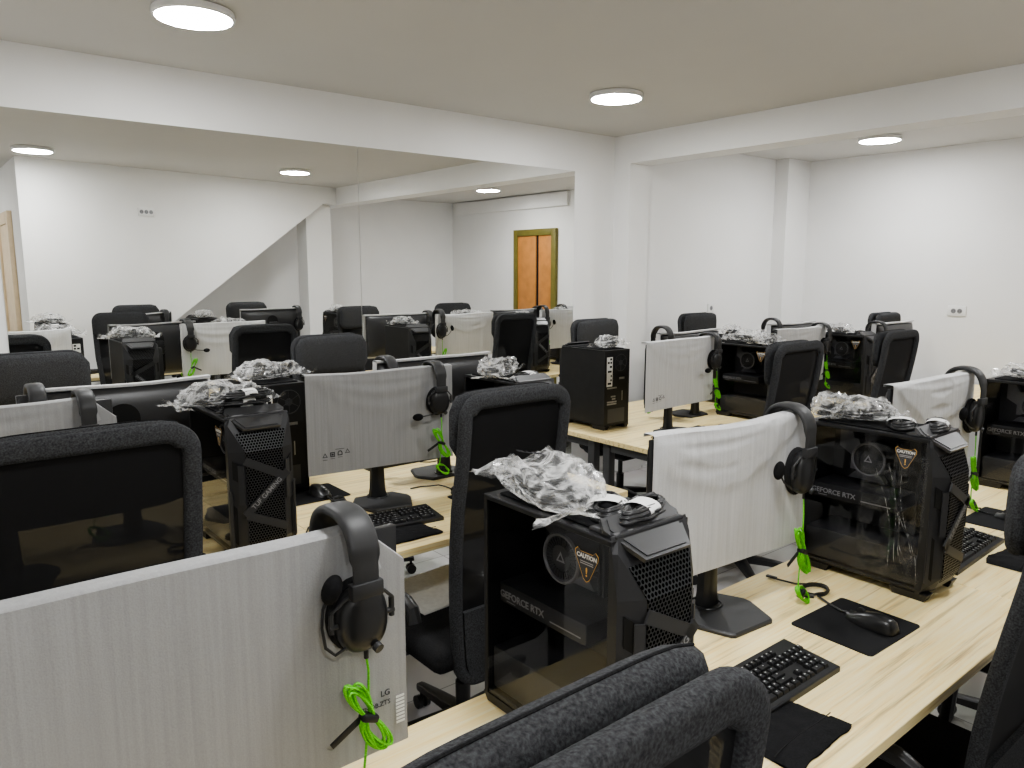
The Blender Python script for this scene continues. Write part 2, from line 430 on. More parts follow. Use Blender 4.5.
# sockets
def socket(label, loc, rz, holes=2, w=.15):
    r = empty('wall_socket', loc, rz); tag(r, label, 'wall socket', 'white wall sockets')
    MB().box((0, -.006, 0), (w, .012, .085), .004).build('plate', 'white', r)
    for i in range(holes):
        x = (i-(holes-1)/2)*.05
        k = MB(); k.cyl((x, -.0125, 0), (x, -.0135, 0), .021, n=24); o = k.build('insert', 'innerlight', r)
        k = MB(); k.cyl((x-.009, -.0137, 0), (x-.009, -.0142, 0), .003, n=10); k.cyl((x+.009, -.0137, 0), (x+.009, -.0142, 0), .003, n=10); k.build('pin_hole', 'holed', o)
    return r
socket('white double socket on the right wall beyond the beam', (XR, 2.672, 1.336), R(-90))
socket('white single socket on the bay wall above a chair', (5.807, 4.26, 1.34), 0, 1, .09)
socket('white triple socket high on the rear wall, seen in the mirror', (2.17, -.1325, 2.29), R(180)+WA, 3, .17)

# ------------------------------------------------------------------ desks
def make_desk(w, d):
    r = empty('desk')
    MB().b2(-w/2+.001, w/2-.001, -d/2, d/2, D-.028, D, .0015, 1).build('tabletop', 'oak', r)
    for sx in (-1, 1):
        x = sx*(w/2-.06)
        for sy in (-1, 1):
            MB().box((x, sy*(d/2-.06), (D-.028)/2), (.05, .05, D-.030), .003).build('leg', 'leg', r)
        MB().box((x, 0, D-.055), (.04, d-.18, .05), .003).build('side_rail', 'leg', r)
    MB().box((0, .05, D-.05), (w-.18, .04, .04), .003).build('crossbar', 'leg', r)
    return r
PA = Proto(make_desk(1.35, .655))
for i, lab in enumerate(('light oak desk at the lower left under the nearest foam-covered monitor',
                         'light oak desk in the foreground carrying the keyboard and mouse mat',
                         'light oak desk on the right below the tower with peeling film',
                         'light oak desk at the far right end of the front row')):
    PA.place((.425+1.35*i, .948, 0), 0, lab, 'desk', 'light oak desks')
PB = Proto(make_desk(1.3, .65))
for x, y, lab in ((.45, 2.475, 'light oak desk at left behind the big mesh chair'),
                  (1.75, 2.475, 'light oak desk under the monitor with printed recycling icons'),
                  (.45, 3.126, 'light oak desk at the left along the mirror side'),
                  (1.75, 3.126, 'light oak desk along the mirror side behind the icon-printed monitor'),
                  (3.70, 2.675, 'light oak desk in the middle under the monitor beside the rear-facing tower'),
                  (5.00, 2.675, 'light oak desk in the right block between two mesh chairs'),
                  (3.70, 3.326, 'light oak desk under the tower showing its rear ports'),
                  (5.00, 3.326, 'light oak desk on the mirror side of the right block'),
                  (6.32, 2.44, 'light oak desk by the right wall, mostly hidden')):
    PB.place((x, y, 0), 0, lab, 'desk', 'light oak desks')

# ------------------------------------------------------------------ chair (sitter faces +Y)
def make_chair():
    r = empty('office_chair')
    ZT, ZL, W = 1.335, .355, .215
    def yb(z):
        t = (z-ZL)/(ZT-ZL)
        return -.205 - .085*t + .020*math.sin(t*PI*1.6)
    def hw(z):
        t = (z-ZL)/(ZT-ZL)
        return W*(.80+.20*min(1, t*1.6)) if t < 1 else W
    # outline in (x,z)
    pts = []
    rc = .075; rb = .09
    zs = [ZL+rb+(ZT-rc-ZL-rb)*i/14 for i in range(15)]
    right = [(hw(z), z) for z in zs]
    corner = [(hw(ZT-rc)-rc+rc*math.cos(a), ZT-rc+rc*math.sin(a)) for a in [PI/2*i/8 for i in range(1, 9)]]
    bcorner = [(hw(ZL+rb)-rb+rb*math.sin(a), ZL+rb-rb*math.cos(a)) for a in [PI/2*i/8 for i in range(0, 8)]]
    half = bcorner+right+corner
    out = half + [(-x, z) for x, z in reversed(half)]
    n = len(out); rings = []
    for i in range(n):
        a = Vector(out[i-1]); b = Vector(out[(i+1) % n]); t = (b-a).normalized(); nx, nz = t.y, -t.x
        x, z = out[i]
        ring = []
        wd = .026 if z > ZT-.06 else .020
        for k in range(10):
            an = 2*PI*k/10
            u = -wd + wd*math.copysign(abs(math.cos(an))**.7, math.cos(an)); v = .017*math.copysign(abs(math.sin(an))**.6, math.sin(an))
            px, pz = x+nx*u, z+nz*u
            ring.append((px, yb(pz)+v, pz))
        rings.append(ring)
    MB().rings(rings, closed=True).build('back_frame', 'fabric', r, smooth=60)
    zsp = .60
    def iw(z):
        w = hw(z)-.04
        if z > ZT-rc: w -= rc-math.sqrt(max(0, rc*rc-(z-ZT+rc)**2))
        if z < ZL+rb: w -= rb-math.sqrt(max(0, rb*rb-(ZL+rb-z)**2))
        return max(w, .01)
    MB().grid(8, 26, lambda u, v: ((2*u-1)*iw(zsp+(ZT-.03-zsp)*v), yb(zsp+(ZT-.03-zsp)*v), zsp+(ZT-.03-zsp)*v)).build('mesh_panel', 'mesh', r)
    lp = MB()
    lp.rings([[((2*k/8-1)*iw(z), yb(z)-.016, z) for k in range(9)]+[((1-2*k/8)*iw(z), yb(z)+.016, z) for k in range(9)] for z in [ZL+.02+(zsp-ZL)*i/8 for i in range(9)]])
    lp.build('lower_panel', 'fabric', r, smooth=60)
    # front pad along the top
    pd = MB(); rr = []
    for i in range(15):
        t = i/14*2-1
        x = t*.212
        e = (1-abs(t)**6)**.5 if abs(t) < 1 else 0
        e = max(e, .12)
        z0 = 1.225; hh = .108*(.55+.45*e)*(1 if abs(t) < .99 else .8); dd = .031*e
        rr.append([(x, yb(1.23)+.055+dd*math.cos(a)*(abs(math.cos(a))**-.35 if abs(math.cos(a)) > .05 else 1), z0+hh*math.copysign(abs(math.sin(a))**.55, math.sin(a))) for a in [2*PI*k/16 for k in range(16)]])
    hp = pd.rings(rr).build('head_pad', 'fabric', r, smooth=60)
    pp = MB(); pp.tube([q[4] for q in rr[1:-1]], .002, 6); pp.build('piping', 'fabric2', hp)
    # seat
    st = MB(); st.box((0, .03, .455), (.48, .47, .085), .038, 4); st.build('seat', 'fabric2', r, smooth=60)
    mc = MB(); mc.box((0, 0, .385), (.20, .24, .05), .012); mc.box((0, -.16, .40), (.07, .16, .035), .008, rot=(R(-12), 0, 0)); mc.build('tilt_mechanism', 'black', r)
    sp = MB(); sp.tube([(0, -.20, .395), (0, -.225, .40), (0, -.235, .46), (0, -.245, .54)], .022, 10); sp.build('back_bracket', 'black', r)
    for sx in (-1, 1):
        a = MB(); a.tube([(sx*.16, .02, .415), (sx*.255, .02, .42), (sx*.285, .01, .47), (sx*.285, 0, .63)], .017, 10); ao = a.build('armrest', 'black', r)
        b = MB(); b.tube([(sx*.285, -.15, .60), (sx*.285, -.135, .64), (sx*.285, -.10, .655), (sx*.285, .0, .66), (sx*.285, .10, .655), (sx*.285, .125, .64)], .022, 10); b.build('arm_pad', 'satin', ao)
    g = MB(); g.cyl((0, 0, .09), (0, 0, .24), .027); g.cyl((0, 0, .24), (0, 0, .37), .016); g.build('gas_lift', 'black', r)
    for k in range(5):
        a = 2*PI*k/5+.3
        c, s_ = math.cos(a), math.sin(a)
        l = MB(); l.rings([[(c*q - s_*w*e, s_*q + c*w*e, z+f) for e, f in ((-1, -h), (1, -h), (1, h), (.7, h+.004), (-.7, h+.004), (-1, h))] for q, w, z, h in ((0.0, .03, .115, .02), (.15, .024, .10, .015), (.285, .018, .083, .011), (.30, .014, .082, .009))])
        lo = l.build('base_leg', 'black', r)
        cx, cy = c*.285, s_*.285
        w = MB()
        for q in (-1, 1): w.cyl((cx - s_*q*.008, cy + c*q*.008, .026), (cx - s_*q*.024, cy + c*q*.024, .026), .026, n=16)
        w.cyl((cx, cy, .03), (cx, cy, .08), .008, n=8)
        w.build('caster', 'satin', lo)
    return Proto(r)
PC = make_chair()
GC = 'black mesh-back office chairs'
for x, y, rz, lab in (
    (.405, .68, 0, 'black mesh-back chair in the foreground, only its top rolls above the bottom edge'),
    (1.87, .73, 0, 'black mesh-back chair at the lower right corner of the photo'),
    (2.98, .74, 0, 'black mesh-back chair beyond the right edge, only its wheels showing under the desk'),
    (.305, 2.18, 0, 'big black mesh-back chair at the left edge behind the nearest monitor'),
    (1.45, 2.06, 0, 'tall black mesh-back chair in the middle, left of the near glass tower'),
    (3.50, 2.32, 0, 'black mesh-back chair left of the caution-sticker tower in the right block, back to camera'),
    (4.62, 2.32, 0, 'black mesh-back chair in the right block, nearest the right wall, back to camera'),
    (.44, 3.55, 180, 'black chair facing the camera behind the leftmost monitor backs'),
    (1.85, 3.60, 180, 'black chair facing the camera behind the icon-printed monitor'),
    (3.95, 3.62, 180, 'black chair facing the camera beside the white pillar'),
    (5.15, 3.62, 180, 'black chair facing the camera below the single wall socket'),
    (6.47, 2.70, 180, 'black chair facing the camera near the right wall, left of the double socket')):
    ch = PC.place((x, y, 0), R(rz), lab, 'chair', GC)
    ch.scale = (1.13, 1, 1) if lab.startswith('big') else (1, 1, 1)

# ------------------------------------------------------------------ monitor: screen faces -Y, origin on desk under panel
MW, MH, MZ = .612, .358, .182
def make_monitor():
    r = empty('monitor')
    MB().box((0, .008, MZ+MH/2), (MW, .016, MH), .003).build('screen_panel', 'satin', r)
    b = MB(); rr = []
    for t, y in ((.0, .016), (.004, .022), (.03, .036), (.08, .046), (.13, .05)):
        w, h = MW/2-t, MH/2-t*.8
        c = .03
        pl = []
        for sx, sz, a0 in ((1, 1, 0), (-1, 1, 90), (-1, -1, 180), (1, -1, 270)):
            for k in range(5):
                a = R(a0+k*22.5)
                pl.append((sx*(w-c)+c*math.cos(a), y, MZ+MH/2+sz*(h-c)+c*math.sin(a)))
        rr.append(pl)
    b.rings(rr); b.build('back_shell', 'monback', r, smooth=50)
    # stadium recess behind the arm
    q = MB(); pl = [(.055*math.cos(R(a)), .055*math.sin(R(a))+(.07 if 0 <= a <= 180 else -.14)) for a in range(0, 360, 15)]
    q.prism(pl, .002, Matrix.Translation((0, .0505, MZ+MH/2)) @ Matrix(((1, 0, 0, 0), (0, 0, 1, 0), (0, 1, 0, 0), (0, 0, 0, 1)))); q.build('stand_recess', 'holed', r)
    n = MB(); n.rings([[(sx*w, .073+sy*d, z) for sx, sy in ((-1, -.6), (-.6, -1), (.6, -1), (1, -.6), (1, .6), (.6, 1), (-.6, 1), (-1, .6))] for z, w, d in ((.012, .036, .022), (.05, .03, .02), (.12, .027, .019), (.36, .025, .018), (.372, .018, .012))])
    n.box((0, .057, MZ+MH/2+.01), (.10, .03, .10), .01)
    n.build('stand_neck', 'satin', r, smooth=40)
    B = MB(); hx = [(-.125, .025), (-.125, -.0), (-.085, -.10), (-.075, -.107), (.075, -.107), (.085, -.10), (.125, 0), (.125, .025), (.085, .10), (-.085, .10)]
    def off(s): return [(x*s, y*s+.015) for x, y in hx]
    B.rings([[(x, y, 0) for x, y in off(1)], [(x, y, .007) for x, y in off(1)], [(x, y, .012) for x, y in off(.96)], [(x, y, .015) for x, y in off(.4)]])
    B.build('stand_base', 'grey_plastic', r, smooth=25)
    rg = MB(); rg.tube([(.042*math.cos(2*PI*i/24), .073+.042*math.sin(2*PI*i/24), .016) for i in range(24)], .0035, 6, closed=True); rg.build('base_ring', 'satin', r)
    return Proto(r)
PM = make_monitor()

# foam sleeve pulled over a monitor (same local frame as the monitor)
def make_sleeve(seed, w=.625, h=.392, z0=.163, corner=False, sag=.008, drape=1.0, mat='sleeve'):
    rnd = random.Random(seed)
    r = empty('foam_sleeve')
    yf = -.010
    amp = .0035*drape
    def wr(x, z):
        t = (z-z0)/h
        v = amp*(fbm((x*9+seed*7, z*1.6, seed))*.9)*(.35+.65*(1-abs(2*t-1)**3))
        # swag folds hanging from the top corners
        xe = x/(w/2); fall = (1-min(1, abs(xe))**4)*min(1, max(0, (1-t)/.05))
        for c0, k, am, wd in ((.78, .20, .009, .06), (.62, .34, .006, .07), (.90, .08, .004, .03)):
            a = t-c0-k*(xe-.15*math.sin(seed))**2
            v += (drape-.3)*am*math.exp(-(a/wd)**2)*fall
        a = xe-.45*math.sin(seed*1.7)-.25*(1-t)
        v += (drape-.3)*.004*math.exp(-(a/.05)**2)*fall*t
        return min(v, .006)
    top = z0+h
    nu, nv = 90, 70
    wrap = .055
    def fn(u, v):
        x = (u-.5)*w
        s = v*(h+wrap)
        # top edge sags a little between the corners
        sg = sag*math.sin(PI*u)*(.6+.4*math.sin(5*u+seed))
        edge = h - sg
        cut = 0
        if corner and x > w/2-.075:
            cut = (x-(w/2-.075))*.95
        e = edge-cut
        f = s*edge/h if s <= h else edge
        f = min(f, e) if not (s <= h) else f*(e/edge)
        z = z0+f
        if s <= h:
            y = yf - wr(x, z)*(1 if s < h*.985 else .5)
        else:
            q = (s-h)/wrap
            y = yf + min(1, q/.55)*.036
            if q > .55: z -= (q-.55)*.02
            z += .001
        return (x, y, z)
    m = MB(); m.grid(nu, nv, fn)
    # right hand side wrap and a short return behind
    def side(u, v):
        z = z0+v*(h-(.072 if corner else .004))
        y = yf - wr(w/2, z) + u*.036 + .0
        return (w/2 + .004*math.sin(u*PI)+.002*fbm((z*20, u, seed)), y, z)
    m.grid(4, nv, side)
    m.build('sleeve_sheet', mat, r, smooth=38)
    if corner:
        f = MB(); f.rings([[(w/2-.075, yf-.004, top-.004), (w/2+.004, yf+.02, top-.075), (w/2-.055, yf-.006, top-.078)], [(w/2-.075, yf+.0, top-.003), (w/2+.005, yf+.024, top-.074), (w/2-.053, yf-.002, top-.077)]])
        f.build('folded_corner', mat, r, smooth=0)
    r['w'] = w
    return r, (lambda x, z: yf - wr(x, z))

def icons(parent, ys, x0, z0):
    """row of small recycling marks printed on the foam"""
    def put(mb, name='recycling_mark'):
        return mb.build(name, 'ink', parent, smooth=0)
    def flat(poly_out, poly_in, x, z):
        mb = MB(); y = ys(x, z)-.0012
        mb.rings([[(x+a, y, z+b) for a, b in poly_out], [(x+a, y, z+b) for a, b in poly_in]], cap=False)
        return mb
    tri = lambda s: [(s*math.cos(R(90+120*i)), s*math.sin(R(90+120*i))) for i in range(3)]
    hexa = lambda s: [(-.9*s, -.8*s), (.9*s, -.8*s), (.9*s, .2*s), (.45*s, .9*s), (-.45*s, .9*s), (-.9*s, .2*s)]
    sq = lambda s: [(-s, -s), (s, -s), (s, s), (-s, s)]
    step = .030
    for k, (fo, s) in enumerate(((tri, .012), (sq, .0095), (hexa, .011), (tri, .012))):
        x = x0+k*step; mb = flat(fo(s), fo(s*.62), x, z0+.003*k)
        y = ys(x, z0)-.0016
        if k == 1: mb.b2(x-.004, x+.004, y, y+.0004, z0-.0005, z0+.0065)
        if k != 3: mb.b2(x-.009, x+.009, y, y+.0004, z0-.0165+.003*k, z0-.0150+.003*k)
        put(mb)
    y = ys(x0+.06, z0)-.0016
    mb = MB(); mb.b2(x0+.042, x0+.078, y, y+.0004, z0+.022, z0+.0238); put(mb, 'printed_line')

# ------------------------------------------------------------------ headset hung over a panel: +Y is behind the panel; origin at the front cup centre
def make_headset(mic='up', gap=.07, tail=True):
    r = empty('headset')
    # panel occupies y 0.02..0.07 relative to origin; front cup centre y=-.012
    yc, Hh, A = .045, .162, .086
    arch = []
    for i in range(33):
        a = PI*(i/32)
        e = 1.0
        arch.append((0, yc - A*math.copysign(abs(math.cos(a))**.8, math.cos(a))*(1-.12*(1-math.sin(a))), .045+(Hh-.045)*math.sin(a)**.75))
    rr = []
    for i, p in enumerate(arch):
        p = Vector(p); q0 = Vector(arch[max(0, i-1)]); q1 = Vector(arch[min(32, i+1)]); t = (q1-q0).normalized()
        nrm = Vector((0, -t.z, t.y)); t_ = abs(i/32*2-1)
        w = .027 if t_ < .8 else .023
        th = .0085 if t_ < .72 else .005
        rr.append([p + Vector((w*math.copysign(abs(math.cos(k))**.6, math.cos(k)), 0, 0)) + nrm*(th*math.copysign(abs(math.sin(k))**.7, math.sin(k))) for k in [2*PI*j/14 for j in range(14)]])
    MB().rings(rr).build('headband', 'grey_plastic', r, smooth=60)
    for sy in (-1, 1):
        yy = yc+sy*.0755
        b = MB(); b.box((0, yy, .050), (.056, .019, .026), .003); b.build('band_cap', 'strap', r)
        c = MB(); rings = []
        for d, s in ((-.024, .0), (-.024, .86), (-.018, .97), (-.008, 1), (.002, .98), (.010, .90), (.0155, .72), (.018, .45), (.019, .01)):
            rings.append([(s*.044*math.copysign(abs(math.cos(k))**.85, math.cos(k)), yc+sy*(.062+d), s*.056*math.copysign(abs(math.sin(k))**.85, math.sin(k))-.006) for k in [2*PI*j/28 for j in range(28)]])
        co = c.rings(rings).build('ear_cup', 'satin', r, smooth=50)
        e = MB(); e.tube([(.040*math.cos(2*PI*i/28), yc+sy*.035, .051*math.sin(2*PI*i/28)-.006) for i in range(28)], .0125, 10, closed=True); e.build('ear_cushion', 'fabric2', co, smooth=80)
        for sx in (-1, 1):
            y_ = MB(); y_.tube([(sx*.014, yc+sy*.070, .046), (sx*.036, yc+sy*.068, .036), (sx*.054, yc+sy*.062, .018), (sx*.054, yc+sy*.060, -.012)], .003, 8)
            y_.cyl((sx*.054, yc+sy*.060, .016), (sx*.054, yc+sy*.060, -.016), .0048, n=10); y_.cyl((sx*.044, yc+sy*.060, -.006), (sx*.058, yc+sy*.060, -.006), .005, n=10)
            y_.build('yoke_wire', 'grey_plastic', r)
    k = MB(); k.cyl((.016, yc-.075, -.052), (.0175, yc-.083, -.055), .0085, n=14); k.build('volume_knob', 'grey_plastic', r)
    g = MB(); g.tube([(-.018, yc-.066, .046), (0, yc-.073, .0425), (.018, yc-.066, .046)], .0022, 6); g.build('green_wire', 'green', r)
    f = yc-.062
    if mic == 'up':
        p = [(-.036, f-.01, -.04), (-.052, f-.004, -.05), (-.066, f, -.035), (-.071, f, 0), (-.068, f, .03), (-.06, f, .045)]; mp, mr = (-.052, f, .058), (0, R(25), 0)
    elif mic == 'left':
        p = [(-.02, f-.01, -.05), (-.04, f-.012, -.056), (-.075, f-.012, -.06), (-.095, f-.012, -.062)]; mp, mr = (-.112, f-.012, -.062), (0, R(90), 0)
    else:
        p = [(-.03, f-.006, -.046), (-.06, f-.002, -.04), (-.09, f+.004, -.02), (-.108, f+.006, .002)]; mp, mr = (-.114, f+.006, .014), (0, R(20), 0)
    b = MB(); b.tube(p, .0026, 8); b.build('mic_boom', 'black', r)
    b = MB(); b.ell(mp, (.0155, .0155, .024), mr); b.build('mic_foam', 'cloth', r)
    # green braided cable, tied in a bundle
    zb = -.066
    c = MB(); c.cyl((.004, f, -.060), (.004, f, -.075), .004, n=10); c.build('cable_boot', 'black', r)
    g = MB(); g.tube([(.004, f, -.073), (.006, f-.002, -.073-gap*.5), (.004, f-.004, -.073-gap-.02), (.004, f-.004, -.073-gap-.06)], .0022, 8)
    zc = -.073-gap-.055
    rnd = random.Random(4)
    for i in range(7):
        for s in (1, -1):
            th = R(22)+rnd.uniform(-.12, .12); L = .068*rnd.uniform(.85, 1.08); wd = .019*rnd.uniform(.5, 1.25); yo = f-.004-rnd.uniform(0, .012)
            pts = []
            for j in range(17):
                a = 2*PI*j/16
                lx = wd*math.sin(a); lz = s*(L/2 - L/2*math.cos(a))*1.02
                x = lx*math.cos(th)-lz*math.sin(th)*-1*-1; z = lx*math.sin(th)*-1+lz*math.cos(th)
                pts.append((x-0+.0, yo+.002*math.sin(a*2+i), zc+z))
            g.tube(pts, .0026, 6)
    if tail:
        g.tube([(.0, f-.004, zc-.03), (-.006, f-.006, zc-.07), (-.012, f-.01, zc-.095)], .0022, 6)
        for i in range(5):
            pts = []
            wd = rnd.uniform(.012, .02); L = rnd.uniform(.035, .05)
            for j in range(15):
                a = 2*PI*j/14
                pts.append((-.012+L*math.cos(a)*.7+.012, f-.012-i*.003+wd*math.sin(a)*.4, zc-.115+wd*math.sin(a)-.014*math.cos(a)))
            g.tube(pts, .0026, 6)
    g.build('braided_cable', 'green', r, smooth=60)
    s = MB(); s.box((0, f-.010, zc), (.030, .022, .013), .004, rot=(0, R(22), 0)); s.box((-.038, f-.006, zc-.014), (.062, .003, .011), .001, rot=(0, R(-28), 0)); s.build('cable_strap', 'black', r)
    if tail:
        t = MB(); t.box((.0, f-.014, zc-.115), (.013, .02, .028), .003, rot=(0, R(30), 0)); t.tube([(.006, f-.012, zc-.122), (.022, f-.02, zc-.128), (.04, f-.03, zc-.13)], .003, 6); t.build('tail_strap', 'black', r)
    return Proto(r)
PH = {'up': make_headset('up', .045), 'left': make_headset('left', .06), 'foam': make_headset('foam', .085)}
HS = {'up': 1.0, 'left': 1.0, 'foam': 1.16}

# ------------------------------------------------------------------ tower PC: front faces -Y, glass on -X
TW, TH = .214, .486
def make_tower():
    r = empty('gaming_tower'); w = TW/2
    c = MB()
    c.b2(-w+.004, w, -.165, .21, .468, .478, .002, 1)
    c.b2(-w+.004, w, -.165, .21, .022, .034, .002, 1)
    c.b2(w-.006, w, -.165, .21, .022, .478, .001, 1)
    c.b2(-w+.002, w-.006, -.165, -.16, .03, .47)
    c.b2(-w, -w+.012, .198, .21, .022, .478, .001, 1)
    c.b2(-w, -w+.01, -.165, .21, .466, .478, .002, 1)
    c.build('chassis', 'case', r)
    MB().b2(-w+.001, -w+.0045, -.163, .205, .026, .470, .0006, 1).build('glass_panel', 'glass', r)
    MB().b2(-w+.02, w-.02, -.10, .18, .478, .483, .002, 1).build('top_filter', 'cloth', r)
    # interior
    t = MB(); t.b2(.058, .064, -.08, .195, .135, .462); t.build('motherboard', 'inner', r)
    cv = MB()
    cv.prism([(0, 0), (.05, -.03), (.10, -.03), (.10, .015), (.055, .022), (.03, .07), (0, .07)], .03, Matrix.Translation((.056, .16, .385)) @ YZ)
    cv.prism([(0, 0), (.12, 0), (.105, .02), (.02, .02)], .025, Matrix.Translation((.056, .13, .285)) @ YZ)
    cv.prism([(0, 0), (.02, 0), (.045, .05), (.02, .10), (0, .10)], .04, Matrix.Translation((.056, .115, .318)) @ YZ)
    cv.build('board_armour', 'innerlight', r)
    f = MB(); f.cyl((.05, .03, .372), (-.045, .03, .372), .048, n=32); fo = f.build('cpu_cooler', 'inner', r)
    f = MB()
    for i in range(32):
        a = 2*PI*i/32
        f.box((-.046, .03+.035*math.cos(a), .372+.035*math.sin(a)), (.003, .016, .0025), rot=(a, 0, 0))
    f.build('fan_blades', 'plate', fo, smooth=0)
    f = MB(); f.tube([(-.046, .03+.050*math.cos(2*PI*i/32), .372+.050*math.sin(2*PI*i/32)) for i in range(32)], .004, 6, closed=True); f.build('fan_ring', 'innerlight', fo)
    f = MB(); f.rings([[(-.0475, .03+s*math.cos(R(90+120*i))*1, .372+s*math.sin(R(90+120*i))) for i in range(3)] for s in (.015, .008)], cap=False); f.build('logo_mark', 'letter', fo, smooth=0)
    g = MB(); g.b2(-.075, .055, -.075, .195, .232, .276, .004); g.b2(-.07, .05, -.06, .19, .228, .234, .001); go = g.build('graphics_card', 'monback', r)
    text('GEFORCE RTX', .022, 'letter', parent=go, mt=Matrix.Translation((-.0756, .12, .252)) @ YZ, bold=.0004)
    bx = MB(); bx.b2(-.0757, -.0753, -.06, .03, .243, .246); bx.b2(-.0757, -.0753, .14, .17, .238, .240); bx.build('card_trim', 'letter', go, smooth=0)
    rm = MB()
    for i in range(2): rm.b2(-.0+i*0, .055, -.035-i*.012, -.030-i*.012, .30, .43)
    rm.build('memory_stick', 'inner', r)
    p = MB(); p.b2(-w+.014, w-.01, -.155, .195, .036, .132, .004); po = p.build('power_supply_shroud', 'inner', r)
    s = MB()
    for i in range(4): s.b2(-.06, .04, .2035, .2045, .155+i*.018, .165+i*.018)
    s.build('slot_bracket', 'steel', r, smooth=0)
    # front fascia: stacked cross-sections
    def sec(z, yf, cx, ys, ins=0): return [(-w+ins, -.160, z), (-w+ins, ys, z), (-w+cx, yf, z), (w-cx, yf, z), (w-ins, ys, z), (w-ins, -.160, z)]
    F = MB()
    F.rings([sec(.012, -.172, .05, -.164, .004), sec(.03, -.195, .046, -.176), sec(.07, -.212, .042, -.182), sec(.372, -.212, .046, -.182), sec(.455, -.175, .008, -.168), sec(.484, -.1625, .02, -.1605, .003)])
    F.b2(-w+.012, w-.012, -.165, -.095, .474, .4855, .004)
    F.build('front_fascia', 'front', r, smooth=0)
    G = MB(); x = w-.046
    G.rings([[(-x, -.2075, .055), (x, -.2075, .055), (x, -.2150, .075), (-x, -.2150, .075)], [(-x, -.2085, .368), (x, -.2085, .368), (x, -.2150, .372), (-x, -.2150, .372)], [(-x-.022, -.180, .430), (x+.022, -.180, .430), (x+.022, -.1885, .431), (-x-.022, -.1885, .431)]])
    G.build('mesh_grille', 'grille', r, smooth=20)
    # sloping hexagonal top plate
    P = MB()
    pl = [(-.088, .018), (.088, .018), (.101, -.008), (.062, -.088), (-.062, -.088), (-.101, -.008)]
    al = math.atan2(.0335-.0, .065)
    mt = Matrix.Translation((0, -.130, .4875)) @ Matrix.Rotation(R(33), 4, 'X')
    P.prism(pl, .008, mt)
    P.prism([(a*.88, b*.88-.004) for a, b in pl], .0105, mt)
    P.build('top_plate', 'plate', r, smooth=0)
    # crossing straps on the grille
    def strap(p0, p1, wd, name, mat):
        (x0, z0), (x1, z1) = p0, p1
        dx, dz = x1-x0, z1-z0; l = math.hypot(dx, dz); nx, nz = -dz/l*wd/2, dx/l*wd/2
        m = MB(); m.prism([(x0-nx, z0-nz), (x1-nx, z1-nz), (x1+nx, z1+nz), (x0+nx, z0+nz)], .005, Matrix.Translation((0, -.2145, 0)) @ XZ)
        return m.build(name, mat, r, smooth=0)
    strap((-.066, .345), (.066, .275), .026, 'front_strap', 'strap')
    ts = strap((-.072, .165), (.074, .292), .026, 'front_strap', 'strap')
    strap((-.066, .165), (.064, .105), .026, 'front_strap', 'strap')
    an = math.atan2(.292-.165, .146)
    text('TUF GAMING', .0215, 'tufletter', parent=ts, mt=Matrix.Translation((.001, -.2197, .2285)) @ XZ @ Matrix.Rotation(an, 4, 'Z'), bold=.0003)
    # side slots in the bevelled edges
    for sx in (-1, 1):
        def q(u, z):      # on the bevel between side edge and front edge
            return (sx*(w-.042*u+.0006), -.182-.030*u-.0006, z)
        for a, b, z0, z1 in ((.25, .62, .285, .345), (.18, .42, .075, .20)):
            k = MB(); k.rings([[q(a, z0), q(b, z0-.012), q(b, z1-.012), q(a, z1)], [tuple(Vector(q(a, z0))+Vector((sx*.0008, -.001, 0))), tuple(Vector(q(b, z0-.012))+Vector((sx*.0008, -.001, 0))), tuple(Vector(q(b, z1-.012))+Vector((sx*.0008, -.001, 0))), tuple(Vector(q(a, z1))+Vector((sx*.0008, -.001, 0)))]])
            k.build('side_slot', 'holed', r, smooth=0)
        k = MB()
        k.rings([[q(-.02, z), q(.20, z-.008), tuple(Vector(q(.20, z-.008))+Vector((sx*.004, -.004, 0))), tuple(Vector(q(-.02, z))+Vector((sx*.003, -.004, 0)))] for z in (.06, .225, .25)])
        k.rings([[q(.62, z), q(.98, z), tuple(Vector(q(.98, z))+Vector((sx*.003, -.004, 0))), tuple(Vector(q(.62, z))+Vector((sx*.004, -.004, 0)))] for z in (.20, .26, .33)])
        k.build('side_wing', 'strap', r, smooth=0)
    for sx in (-1, 1):
        for y in (-.14, .16): MB().rings([[(sx*.085+a*.017, y+b*.045, 0) for a, b in ((-1, -1), (1, -1), (1, 1), (-1, 1))], [(sx*.085+a*.020, y+b*.055, .022) for a, b in ((-1, -1), (1, -1), (1, 1), (-1, 1))]]).build('foot', 'black', r, smooth=0)
    # rear: plate, IO shield, exhaust fan, slots, power supply
    b = MB(); b.b2(-w+.012, w-.006, .203, .208, .03, .47); rp = b.build('rear_panel', 'case', r)
    e = MB(); e.b2(.040, .088, .2075, .2095, .262, .438); io = e.build('port_shield', 'ioshield', rp, smooth=0)
    e = MB()
    for z, x0, x1 in ((.425, .046, .062), (.405, .046, .060), (.405, .066, .082), (.38, .046, .064), (.352, .048, .080), (.325, .046, .055), (.30, .046, .058), (.28, .05, .08)): e.b2(x0, x1, .2094, .2099, z-.006, z+.006)
    e.build('port', 'holed', io, smooth=0)
    e = MB(); e.tube([(-.03+.05*math.cos(2*PI*i/24), .209, .40+.05*math.sin(2*PI*i/24)) for i in range(24)], .002, 6, closed=True)
    for i in range(6):
        a = 2*PI*i/6; e.tube([(-.03, .209, .40), (-.03+.05*math.cos(a+.5), .209, .40+.05*math.sin(a+.5))], .0012, 5)
    e.cyl((-.03, .2085, .40), (-.03, .2095, .40), .016, n=16)
    e.build('exhaust_fan', 'plate', rp)
